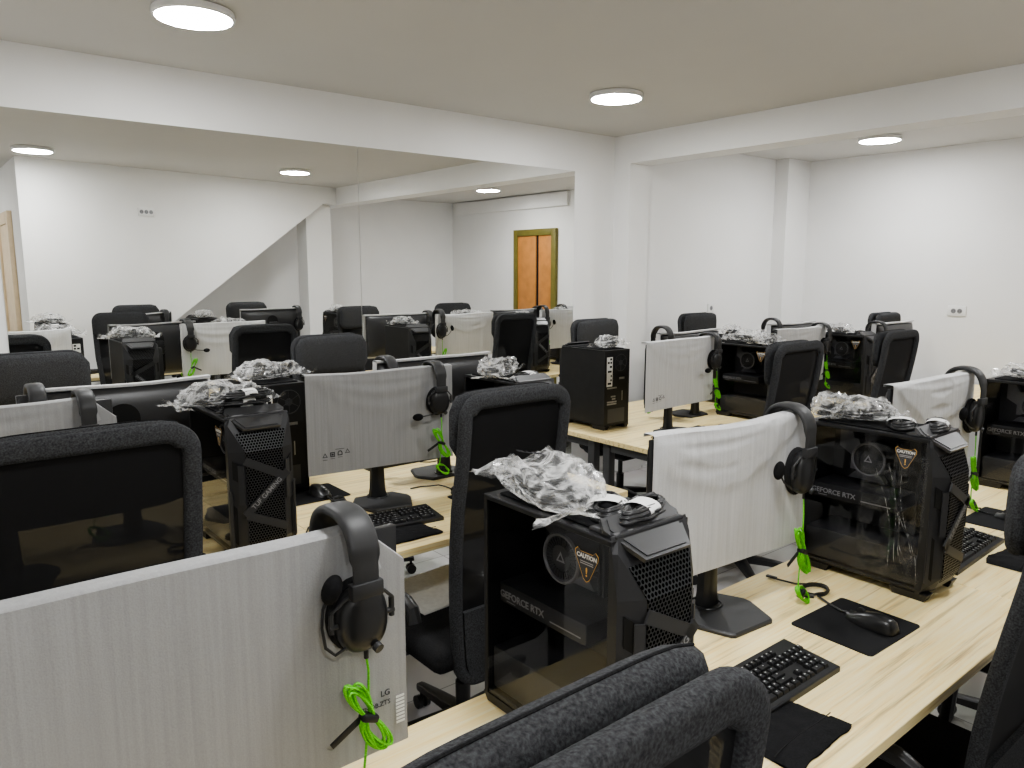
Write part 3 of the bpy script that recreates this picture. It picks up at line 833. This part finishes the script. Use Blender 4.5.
    for z, x0, x1 in ((.252, .0, .082), (.20, .01, .05), (.185, .01, .04), (.168, .0, .082), (.155, .0, .082)): MB().b2(x0, x1, .2085, .2092, z-.0045, z+.0045).build('slot_cover', 'steel', rp, smooth=0)
    MB().b2(-.065, -.02, .2085, .2092, .30, .312).build('rear_label', 'steel', rp, smooth=0)
    MB().b2(-.05, -.045, .2085, .2092, .17, .23).build('slot_latch', 'steel', rp, smooth=0)
    e = MB(); e.b2(-.07, .075, .2085, .2092, .04, .125); pu = e.build('power_inlet', 'inner', rp, smooth=0)
    return r
TPRO = make_tower()
def make_sticker(par):
    # shield-shaped caution sticker on the glass
    x = -TW/2+.0006
    def sh(s): return [(a*s, b*s) for a, b in ((-.034, .024), (-.026, .031), (-.018, .024), (.018, .024), (.026, .031), (.034, .024), (.033, .014), (.009, -.034), (0, -.040), (-.009, -.034), (-.033, .014))]
    mt = Matrix.Translation((x, -.105, .418)) @ YZ
    st = MB().prism(sh(.9), .0004, mt).build('caution_sticker', 'ink', par, smooth=0)
    m = MB(); m.rings([[mt @ Vector((a, b, .0008)) for a, b in sh(.9)], [mt @ Vector((a, b, .0008)) for a, b in sh(.855)]], cap=False); m.build('sticker_border', 'gold', st, smooth=0)
    text('CAUTION', .0115, 'whiteink', parent=st, mt=mt @ Matrix.Translation((0, .013, .0008)), bold=.0004, ext=.0002)
    m = MB()
    for i in range(2): m.prism([(-.017, 0), (.017, 0), (.017, .0018), (-.017, .0018)], .0003, mt @ Matrix.Translation((0, .002-i*.004, .0006)))
    m.build('small_print', 'letter', st, smooth=0)
    text('!', .024, 'gold', parent=st, mt=mt @ Matrix.Translation((0, -.017, .0008)), bold=.0006, ext=.0002)
make_sticker(TPRO)
PT = Proto(TPRO)

# ------------------------------------------------------------------ plastic bags and cable coils (rest at z=0)
def coil_pts(rx, ry, turns, z, jit, rnd, n=26, rise=.004):
    pts = []
    for i in range(int(turns*n)+1):
        a = 2*PI*i/n; k = 1+jit*math.sin(a*.37+rnd.random()*.3)
        pts.append((rx*k*math.cos(a), ry*k*math.sin(a)*(1+.05*math.sin(i*.11)), z+rise*i/n+.002*math.sin(a*2)))
    return pts
def make_bag(seed, lx, ly, lz, mat='film', flap=True, print_=False):
    rnd = random.Random(seed); r = empty('plastic_bag')
    b = bmesh.new(); bmesh.ops.create_icosphere(b, subdivisions=4, radius=1)
    for v in b.verts:
        p = v.co.copy()
        q = Vector((math.copysign(abs(p.x)**.6, p.x), math.copysign(abs(p.y)**.6, p.y), p.z))
        n1 = 1-abs(noise.noise(Vector((p.x*1.6+seed*3, p.y*1.6, p.z*1.6))))*2
        n2 = 1-abs(noise.noise(Vector((p.x*3.6, p.y*3.6+seed*5, p.z*3.6))))*2
        n3 = noise.noise(Vector((p.x*8, p.y*8+seed*5, p.z*8)))
        k = .62+.30*n1+.14*n2+.05*n3
        x, y, z = q.x*lx/2*(.80+.16*n1+.06*n3), q.y*ly/2*(.78+.16*n2+.06*n3), (q.z*.5+.5)*lz*k
        if flap:
            e = max(0, abs(q.x)-.55)/.45
            z = z*(1-.6*e)+.006
        z = max(.0012, z)
        v.co = (x, y, z)
    m = MB(); m.merge(b); m.build('film', mat, r, smooth=24)
    if flap:   # crumpled open end
        for sx in (-1, 1):
            m = MB()
            m.grid(9, 9, lambda u, v: (sx*(lx*.40+u*lx*.17), (v-.5)*ly*(.75+.35*u)+.008*fbm((u*4, v*4, seed)), .006+lz*.35*u*(1+.8*fbm((u*3+seed, v*5, sx)))*(.6+.5*math.sin(v*9+seed))+.012*abs(fbm((u*6, v*7, seed+sx)))))
            m.build('open_end', mat, r, smooth=0)
    c = MB()
    for k in range(2):
        pts = coil_pts(lx*(.22-.03*k), ly*.25, 3, lz*.18+k*.012, .12, rnd); c.tube([(x-lx*.06+k*lx*.16, y, z) for x, y, z in pts], .0033, 6)
    c.box((lx*.1, 0, lz*.25), (.035, .02, .018), .004)
    c.build('bundled_cable', 'black', r)
    if print_:
        for k, (t, px, py) in enumerate((('CE', .02, -.03), ('PE-LD', .07, .01))):
            text(t, .026, 'ink', name='printed_mark', parent=r, mt=Matrix.Translation((px, py, lz*.93)) @ Matrix.Rotation(R(20+20*k), 4, 'Z') @ Matrix.Rotation(R(25), 4, 'X'), bold=.0006)
    return r
BAGS = [Proto(make_bag(3, .33, .19, .085, 'film', True)), Proto(make_bag(8, .22, .16, .075, 'film', True)), Proto(make_bag(14, .16, .13, .085, 'film', False))]
BIGBAG = Proto(make_bag(21, .36, .20, .085, 'film', True, True))
def make_coil(seed, rx, ry, turns, r=.0036, band=True):
    rnd = random.Random(seed); o = empty('cable_coil')
    c = MB()
    for k in range(3):
        c.tube([(x, y+rnd.uniform(-.003, .003), z+.004) for x, y, z in coil_pts(rx*(1-.10*k), ry*(1-.14*k), turns, .001+k*.0065, .05, rnd, rise=.002)], r, 7)
    c.tube([(rx*.9, 0, .012), (rx*.95, ry*.6, .02), (rx*.4, ry*.9, .022)], r, 7)
    c.box((rx*.3, ry*.9, .018), (.035, .016, .013), .003)
    c.build('cable', 'black', o, smooth=60)
    if band:
        b = MB(); b.rings([[(-.022+.044*t, ry*.10+(ry*1.12)*math.cos(a)*1.0, .0135+.0155*math.sin(a)) for a in [2*PI*i/20 for i in range(20)]] for t in (0, .33, .66, 1)], cap=False)
        b.build('paper_band', 'paper', o, smooth=60)
    return Proto(o)
COIL = make_coil(5, .075, .036, 2)
COIL2 = make_coil(9, .085, .028, 2)

# ------------------------------------------------------------------ keyboard, mouse, mats
def key_layout():
    u = .01905; ks = []
    def row(y, seq, x0):
        x = x0
        for s in seq:
            if s < 0: x += -s; continue
            ks.append((x+s/2, y, s)); x += s
    row(5.25, [1, -1]+[1]*4+[-.5]+[1]*4+[-.5]+[1]*4+[-.25]+[1]*3, 0)
    row(4, [1]*13+[2]+[-.25]+[1]*3+[-.25]+[1]*4, 0)
    row(3, [1.5]+[1]*12+[1.5]+[-.25]+[1]*3+[-.25]+[1]*3, 0)
    row(2, [1.75]+[1]*11+[2.25]+[-3.75]+[1]*3, 0)
    row(1, [2.25]+[1]*10+[2.75]+[-1.25]+[1]+[-1.25]+[1]*3, 0)
    row(0, [1.25]*3+[6.25]+[1.25]*4+[-.25]+[1]*3+[-.25]+[2]+[1], 0)
    return [((x-11.25)*u, (y-2.6)*u, s) for x, y, s in ks]
def make_keyboard(single=True):
    r = empty('keyboard')
    b = MB(); b.rings([[(x, y, z) for x, y in ((-.222, -.072), (.222, -.072), (.222, .078), (-.222, .078))] for z in (0, )]+[[(x, y, z) for (x, y), z in zip(((-.222, -.072), (.222, -.072), (.222, .078), (-.222, .078)), (.013, .013, .024, .024))], [(x, y, z) for (x, y), z in zip(((-.219, -.069), (.219, -.069), (.219, .075), (-.219, .075)), (.0155, .0155, .0265, .0265))]])
    b.build('keyboard_body', 'black', r, smooth=20)
    def kz(y): return .0155+(y+.069)/.144*.011
    def cap(mb, s, o=(0, 0, 0)):
        hx, hy = s*.01905/2-.0009, .01905/2-.0009
        mb.rings([[(o[0]+sx*(hx-i), o[1]+sy*(hy-i*.8)+j, o[2]+z) for sx, sy in ((-1, -1), (1, -1), (1, 1), (-1, 1))] for z, i, j in ((0, 0, 0), (.0075, .0022, .0006), (.0085, .0034, .0008))])
    ks = key_layout()
    leg = MB()
    if single:
        meshes = {}
        order = sorted(range(len(ks)), key=lambda i: -ks[i][0])
        rest = MB(); nrest = 0
        for n_, i in enumerate(order):
            x, y, s = ks[i]
            if n_ >= 98:
                cap(rest, s, (x, y, kz(y))); nrest += 1; continue
            if s not in meshes:
                m = MB(); cap(m, s); o = m.build('key', 'cap', r, smooth=20); meshes[s] = o.data
            else:
                o = bpy.data.objects.new('key', meshes[s]); C.objects.link(o); o.parent = r
            o.location = (x, y, kz(y)); o.rotation_euler = (R(4.3), 0, 0)
        if nrest: rest.build('key_block', 'cap', r, smooth=20)['kind'] = 'stuff'
    else:
        m = MB()
        for x, y, s in ks: cap(m, s, (x, y, kz(y)))
        m.build('keycaps', 'cap', r, smooth=20)['kind'] = 'stuff'
    for x, y, s in ks:
        z = kz(y)+.0088
        leg.b2(x-.003, x+.001, y+.0005, y+.0035, z, z+.0003)
    leg.build('key_legends', 'capink', r, smooth=0)['kind'] = 'stuff'
    c = MB(); c.tube([(-.05, .077, .012), (-.05, .10, .006), (-.09, .125, .004), (-.16, .13, .004), (-.19, .11, .004)], .0025, 6); c.build('cord', 'black', r)
    return r
KB1 = Proto(make_keyboard(True)); KB2 = Proto(make_keyboard(False))

def make_mouse(coil=True):
    r = empty('mouse')
    b = MB(); rr = []
    for i in range(15):
        t = i/14; y = -.062+.124*t
        w = .034*(math.sin(PI*(.06+.88*t))**.45)*(1-.10*math.sin(PI*t)); h = .040*(math.sin(PI*(.05+.75*(1-t)**.9*1.0+.0))**.7)*(.55+.45*(1-t)) if 0 < t < 1 else .008
        h = max(h, .012)
        rr.append([(w*math.copysign(abs(math.cos(a))**.7, math.cos(a)), y, max(0.001, h*math.sin(a)) if math.sin(a) > 0 else 0.001) for a in [2*PI*k/20 for k in range(20)]])
    b.rings(rr); b.build('mouse_shell', 'satin', r, smooth=60)
    w = MB(); w.cyl((-.004, .03, .022), (.004, .03, .022), .010, n=16); w.build('scroll_wheel', 'grey_plastic', r)
    c = MB(); pts = [(0, .06, .008), (0.0, .085, .003), (.01, .13, .003), (.02, .16, .003)]
    rnd = random.Random(2); cx, cy = .045, .195
    for i in range(58):
        a = -2.2+2*PI*i/22; pts.append((cx+.036*math.cos(a)*(1+.04*math.sin(i)), cy+.030*math.sin(a)*(1+.04*math.cos(i*.7)), .003+.0035*(i//22)))
    pts += [(.035, .25, .004), (.02, .30, .003)]
    c.tube(pts, .0028, 6); c.box((.018, .315, .004), (.011, .03, .006), .002, rot=(0, 0, R(15))); c.build('mouse_cord', 'black', r)
    return Proto(r)
MOUSE = make_mouse()
def rr_poly(w, d, c=.012, n=5):
    pl = []
    for sx, sy, a0 in ((1, 1, 0), (-1, 1, 90), (-1, -1, 180), (1, -1, 270)):
        for k in range(n):
            a = R(a0+k*90/(n-1)); pl.append((sx*(w/2-c)+c*math.cos(a), sy*(d/2-c)+c*math.sin(a)))
    return pl
def make_mat(): return Proto(MB().prism(rr_poly(.269, .226), .003).build('mouse_mat', 'pad', smooth=20))
MAT = make_mat()
def make_pouch():
    r = empty('cloth_pouch')
    m = MB()
    def fn(u, v, top):
        x = (u-.5)*.235*(1-.08*v); y = (v-.5)*.145+.012*math.sin(u*5)*v+.006*fbm((u*3, v*3, 2))
        z = .0015+(0 if not top else .008*(1-abs(2*u-1)**4)*(1-abs(2*v-1)**4)+.004*abs(fbm((u*4, v*4, 5)))+ (.004 if v < .34 else 0))
        return (x, y, z)
    m.grid(30, 22, lambda u, v: fn(u, v, True)); m.grid(30, 22, lambda u, v: fn(u, v, False))
    m.build('pouch', 'cloth', r, smooth=60)
    f = MB(); f.tube([((u-.5)*.228, (.34-.5)*.145+.004*math.sin(u*5), .0125) for u in [i/12 for i in range(13)]], .0012, 5); f.build('seam', 'holed', r)
    return Proto(r)
POUCH = make_pouch()
def make_plug():
    r = empty('usb_cable')
    c = MB(); c.tube([(0, 0, .004), (.012, .03, .006), (.008, .06, .01), (-.004, .085, .014), (-.02, .12, .006), (-.05, .15, .004), (-.10, .16, .004)], .003, 7); c.build('cable', 'black', r)
    c = MB(); c.box((0, -.012, .005), (.012, .026, .007), .002); co = c.build('plug', 'black', r)
    c = MB(); c.box((0, -.03, .005), (.010, .012, .0045), .0005); c.build('plug_tip', 'steel', co)
    return Proto(r)
PLUG = make_plug()
RING = make_coil(2, .036, .026, 2, .003, False)

# ------------------------------------------------------------------ work places
def sleeve_variant(seed, **kw): return make_sleeve(seed, **kw)
def station(mx, my, rz, mlabel, slabel, hlabel, seed, hs='left', hx=.05, hz=.40, w=.625, corner=False, drape=1.0, sleeve_extra=None, mat='sleeve_mid', sag=.008):
    """monitor + its foam sleeve + headset hanging on it"""
    PM.place((mx, my, D), rz, mlabel, 'monitor', 'monitors on hexagon stands')
    s, ys = make_sleeve(seed, w=w, corner=corner, drape=drape, mat=mat, sag=sag)
    s.location = (mx, my, D); s.rotation_euler = (0, 0, rz)
    if 'w' in s: del s['w']
    tag(s, slabel, 'foam sleeve', 'grey-white foam sleeves over monitors')
    if sleeve_extra: sleeve_extra(s, ys)
    q = Matrix.Translation((mx, my, D)) @ Matrix.Rotation(rz, 4, 'Z') @ Vector((w/2-hx, -.0285, hz+.016))
    PH[hs].place(q, rz, hlabel, 'headset', 'black headsets with green braided cables').scale = (.95, .95, .95*HS[hs])

def lg_print(s, ys):
    x, z = .252, .262
    text('LG', .0145, 'ink', name='printed_mark', parent=s, mt=Matrix.Translation((x+.028, ys(x, z)-.002, z)) @ XZ, align='RIGHT')
    text('27MOB.ZTS', .0115, 'ink', name='printed_mark', parent=s, mt=Matrix.Translation((x+.028, ys(x, z)-.002, z-.017)) @ XZ, align='RIGHT')
    m = MB()
    for i in range(8): m.b2(.29, .306, ys(.30, .21)-.0026, ys(.30, .21)-.0022, .20+i*.0065, .204+i*.0065)
    m.build('barcode_patch', 'whiteink', s, smooth=0)
def icon_print(s, ys): icons(s, ys, -.245, .235)
def icon_print2(s, ys): icons(s, ys, -.255, .225)

# front row
station(.296, 1.039, 0, 'monitor at the lower left, nearest the camera', 'large shaded foam sleeve in the lower left foreground, printed LG', 'black headset hanging on the nearest foam-covered monitor, cable bundle in front', 3, 'up', .095, .41, corner=True, drape=.35, sleeve_extra=lg_print, mat='sleeve_shaded_fore')
station(1.703, 1.153, R(-4.4), 'monitor between the two foreground glass towers', 'white draped foam sleeve between the two foreground glass towers', 'black headset on the white-sleeved monitor between the foreground towers', 5, 'foam', .06, .374, drape=1.3, sag=.014)
station(2.965, 1.165, R(-3), 'monitor at the right, beyond the tower with peeling film', 'white draped foam sleeve at the right beyond the peeling-film tower', 'black headset at the right edge beside the far right tower', 8, 'foam', .03, .374, drape=1.5)
# middle row
station(.205, 2.66, 0, 'monitor at the left edge above the big mesh chair', 'shaded foam sleeve at the left edge above the big mesh chair', 'black headset hooked over the monitor at the left edge', 11, 'left', .085, .40, corner=True, mat='sleeve_shaded_fore')
station(1.482, 2.650, R(-6.7), 'monitor with icon-printed sleeve, hexagon stand showing', 'shaded foam sleeve printed with a row of recycling icons, left of the tall chair', 'black headset with mic arm left on the icon-printed sleeve', 13, 'left', .075, .40, drape=.8, sleeve_extra=icon_print, mat='sleeve_shaded')
station(3.505, 2.765, R(3), 'monitor right of the tower showing its rear ports', 'grey-white foam sleeve right of the tower showing its rear ports', 'black headset with mic on the sleeve beside the rear-facing tower', 15, 'left', .02, .40, w=.66, sleeve_extra=icon_print2, mat='sleeve_mid')
station(4.86, 2.80, R(0), 'monitor in the right block, only its top above a mesh chair', 'pale foam sleeve peeking above the mesh chair in the right block', 'black headset over the half-hidden monitor in the right block', 17, 'left', .03, .40)
# mirror-side row (screens face the mirror)
station(.585, 2.93, PI, 'monitor at the left seen from its dark back', 'foam sleeve at the left seen reversed in the mirror, cable dangling', 'black headset on the left back-to-camera monitor', 19, 'up', .06, .40, corner=True)
station(1.915, 2.93, PI, 'monitor back behind the icon-printed sleeve', 'foam sleeve on the monitor behind the icon-printed one, facing the mirror', 'black headset hooked behind the icon-printed sleeve', 21, 'left', .05, .40)
station(4.02, 3.11, PI, 'monitor back hidden behind the sleeve right of the rear-port tower', 'draped foam sleeve reflected right of the mirror seam', 'black headset left of and behind the rear-port tower monitor', 23, 'foam', .03, .40, drape=1.4)
station(5.25, 3.11, PI, 'monitor back behind the glass tower in the right block', 'draped foam sleeve reflected at the right end of the mirror', 'black headset behind the bags of the right block', 25, 'foam', .03, .40, drape=1.4)
station(5.92, 2.66, PI, 'monitor back nearest the right wall, below the chair top', 'foam sleeve nearest the right wall, facing the mirror', 'black headset nearest the right wall', 27, 'left', .03, .40)

GT = 'black gaming towers'
def tower(x, y, rz, lab): return PT.place((x, y, D), R(rz), lab, 'computer tower', GT)
T0 = tower(1.047, 1.043, -.2, 'glass-sided gaming tower in the foreground, cables and clear bag on top')
T1 = tower(2.331, 1.038, -.15, 'glass-sided gaming tower at right with wrinkled peeling film on its glass')
tower(3.79, 1.03, 0, 'glass-sided gaming tower cut by the right edge of the photo')
tower(.885, 2.575, 0, 'gaming tower showing its front grille, left of the icon-printed sleeve')
tower(2.09, 2.575, 0, 'gaming tower behind the tall mesh chair, only its sloped top showing')
tower(4.27, 2.765, 0, 'glass-sided tower with caution sticker right of the headset, right block')
tower(5.47, 2.765, 0, 'glass-sided tower in the right block, second from the white pillar')
tower(1.215, 3.225, 180, 'tower behind the front-grille tower, facing the mirror')
tower(3.31, 3.285, 180, 'tower showing its rear ports, beside the white pillar')
tower(4.62, 3.285, 180, 'tower in the right block facing the mirror, bags on top')

# peeling film on tower T1's glass
def peel(par):
    x0 = -TW/2-.0015
    m = MB()
    m.grid(24, 40, lambda u, v: (x0-.010*abs(fbm((u*3, v*2.2, 4)))-.004*abs(math.sin(u*9+v*7))*u, .02-.19*u-.015*v*0, .05+.40*v*(1-.06*u)))
    m.build('peeling_film', 'peel', par, smooth=60)['label'] = 'wrinkled clear protective film'
    m = MB(); rnd = random.Random(6)
    for k in range(6):
        y0, z0 = rnd.uniform(-.03, -.12), rnd.uniform(.25, .40); pts = []
        for i in range(10):
            t = i/9; pts.append((x0-.004-.004*abs(math.sin(k+t*4)), y0-.05*t+.012*math.sin(t*5+k), z0-(z0-.07)*t*rnd.uniform(.9, 1)))
        m.tube(pts, .0006, 4)
    m.build('film_crease', 'film', par)
peel(T1)

GB = 'clear plastic bags with cables'
TZ = D+.484
def bag(i, x, y, rz, lab, z=TZ): return BAGS[i].place((x, y, z), R(rz), lab, 'plastic bag', GB)
BIGBAG.place((1.015, 1.135, TZ), R(70), 'large clear plastic bag with printed marks on the foreground glass tower', 'plastic bag', GB)
def coil(P, x, y, rz, lab, z=TZ): return P.place((x, y, z), R(rz), lab, 'cable coil', 'coiled black cables')
coil(COIL, 1.045, .985, 40, 'coiled black cable with wide white band, left of the two on the foreground tower')
coil(COIL2, 1.075, .925, 15, 'flat coiled black cable with white band, at the front of the foreground tower', TZ+.003)
bag(2, 2.29, 1.20, 20, 'crumpled milky bag at the rear of the peeling-film tower')
bag(1, 2.32, 1.105, -60, 'crumpled bag in the middle of the peeling-film tower top')
coil(COIL, 2.32, .99, 25, 'banded cable coil beside the bags on the peeling-film tower')
coil(COIL2, 2.37, .91, 15, 'banded flat cable coil at the front of the peeling-film tower')
bag(1, 3.76, 1.10, 80, 'crumpled bag on the tower at the right edge, rear one')
bag(2, 3.80, .97, 10, 'crumpled bag on the tower at the right edge, front one')
bag(0, .85, 2.64, 10, 'clear crinkled bag behind the stacked cables on the front-grille tower')
for k in range(3):
    coil(COIL2, .87+.004*k, 2.49-.012*k, 8, ('lowest', 'middle', 'topmost')[k]+' banded cable of the stack of three on the front-grille tower', TZ+.024*k)
bag(0, 2.05, 2.62, 45, 'clear crinkled bag on the tower behind the tall mesh chair')
coil(COIL, 2.11, 2.49, 10, 'banded cable coil on the tower behind the tall mesh chair')
bag(0, 4.27, 2.82, 80, 'clear crinkled bag on the caution-sticker tower in the right block')
bag(1, 4.26, 2.68, 10, 'milky bag at the front of the caution-sticker tower in the right block')
bag(1, 5.45, 2.83, 80, 'milky crumpled bag on the tower second from the white pillar')
coil(COIL, 5.49, 2.69, 30, 'cable coil on the tower second from the white pillar')
bag(0, 1.215, 3.15, 20, 'clear crinkled bag behind the front-grille tower bag')
bag(1, 3.33, 3.16, 15, 'white crumpled bag on the tower showing its rear ports')
bag(2, 4.62, 3.20, 15, 'crumpled bag on the mirror-facing tower in the right block')

# keyboards etc.
def kb(P, x, y, rz, lab): return P.place((x, y, D), R(rz), lab, 'keyboard', 'black full-size keyboards')
kb(KB1, 1.452, .885, 0, 'black keyboard in the foreground, left of the mouse mat')
kb(KB1, 2.735, .95, 2, 'black keyboard at the right behind the peeling-film tower')
kb(KB1, 1.345, 2.425, -6, 'black keyboard in front of the icon-printed sleeve')
kb(KB2, 3.46, 2.66, 3, 'black keyboard in front of the sleeve beside the rear-port tower')
kb(KB2, .25, 2.42, 0, 'black keyboard left of the front-grille tower')
kb(KB2, 4.9, 2.47, 0, 'black keyboard behind the mesh chair in the right block')
kb(KB2, 1.90, 3.22, 180, 'black keyboard on the mirror-side desk behind the icon-printed monitor')
def matmouse(x, y, rz, lab, lab2, mouse=True, mrz=None):
    MAT.place((x, y, D), R(rz), lab, 'mouse mat', 'black mouse mats')
    if mouse: MOUSE.place((x+.03, y-.03, D+.003), R(rz if mrz is None else mrz), lab2, 'mouse', 'black corded mice').scale = (1.15, 1.12, 1.15)
matmouse(1.8015+.134, 1.023-.116, -1.3, 'black mouse mat in the foreground right of the keyboard', 'black mouse on the foreground mat', mrz=-8)
matmouse(3.22, .97, 0, 'black mouse mat near the right edge below the green cables', 'black mouse near the right edge')
matmouse(1.86, 2.45, -4, 'black mouse mat partly hidden by the tall mesh chair', '', mouse=False)
matmouse(1.30, 3.22-.26, 180, 'black mouse mat between the front-grille tower and icon-printed sleeve', 'black mouse left behind the icon-printed sleeve')
matmouse(.60, 2.44, 0, 'black mouse mat beside the front-grille tower at left', 'black mouse beside the front-grille tower at left')
POUCH.place((1.36, .752, D), R(3), 'black folded cloth pouch in the foreground by the keyboard', 'cloth pouch', 'black cloth pouches')
POUCH.place((2.81, .79, D), R(5), 'black folded cloth pouch near the right edge by the keyboard', 'cloth pouch', 'black cloth pouches')
POUCH.place((1.36, 2.285, D), R(0), 'black folded cloth pouch below the icon-printed sleeve', 'cloth pouch', 'black cloth pouches')
PLUG.place((.63, .93, D), R(-20), 'short black usb cable by the bottom edge, left foreground desk', 'usb cable', 'loose black usb cables')
PLUG.place((.56, .90, D), R(30), 'black usb lead beside the nearest monitor at the bottom edge', 'usb cable', 'loose black usb cables')
PLUG.place((1.27, 2.56, D), R(70), 'black usb cable left of the hexagon stand', 'usb cable', 'loose black usb cables')
PLUG.place((1.80, 2.62, D), R(10), 'black usb cable right of the hexagon stand', 'usb cable', 'loose black usb cables')
PLUG.place((3.86, 2.60, D), R(40), 'black usb cable on the desk beside the rear-port tower monitor', 'usb cable', 'loose black usb cables')

for x, y, rz, lab in ((1.335, 2.77, 20, 'small ring of black cable left behind the hexagon stand'), (1.235, 2.66, 70, 'small ring of black cable left of the hexagon stand by the keyboard'),
                      (1.80, 2.58, 40, 'small ring of black cable right of the hexagon stand by the tall chair'), (3.80, 2.66, 10, 'small ring of black cable beside the rear-port tower monitor')):
    RING.place((x, y, D), R(rz), lab, 'cable coil', 'coiled black cables')
# white foam sheet lying on the tall chair's seat
m = MB(); m.grid(16, 12, lambda u, v: ((u-.5)*.36, (v-.5)*.30, .004+.006*abs(fbm((u*2, v*2, 1))))); m.grid(16, 12, lambda u, v: ((u-.5)*.36, (v-.5)*.30, .001))
tag(m.build('foam_sheet', 'paper', smooth=60, loc=(1.50, 2.28, .4985), rot=(0, 0, R(4))), 'white foam sheet lying on the tall chair seat', 'foam sheet')
# carton seen in the mirror
cb = empty('cardboard_box', (4.02, 1.02, D)); tag(cb, 'brown cardboard box on the front row desk, seen in the mirror', 'box')
MB().b2(-.14, .14, -.10, .10, 0, .22, .002).build('carton', 'card', cb); MB().b2(-.14, .14, -.02, .02, .2195, .2205).build('packing_tape', 'tan', cb)

# ------------------------------------------------------------------ light, world, camera
w = bpy.data.worlds.new('World'); bpy.context.scene.world = w; w.use_nodes = True
w.node_tree.nodes['Background'].inputs['Color'].default_value = (.9, .95, 1, 1)
w.node_tree.nodes['Background'].inputs['Strength'].default_value = .05

cam = bpy.data.cameras.new('Camera'); co = bpy.data.objects.new('Camera', cam); C.objects.link(co)
yaw, pit, rol = R(39.1127), R(8.645), R(.0542)
Fw = Vector((math.sin(yaw)*math.cos(pit), math.cos(yaw)*math.cos(pit), -math.sin(pit)))
R0 = Vector((math.cos(yaw), -math.sin(yaw), 0)); U0 = R0.cross(Fw)
Rt = math.cos(rol)*R0+math.sin(rol)*U0; Up = -math.sin(rol)*R0+math.cos(rol)*U0
mt = Matrix((Rt, Up, -Fw)).transposed().to_4x4(); mt.translation = (0, 0, D+.9525)
co.matrix_world = mt
cam.sensor_width = 36; cam.lens = 756.11/1024*36; cam.clip_start = .03
bpy.context.scene.camera = co
sc = bpy.context.scene
sc.view_settings.view_transform = 'AgX'; sc.view_settings.look = 'AgX - Medium High Contrast'
sc.view_settings.exposure = 0.08
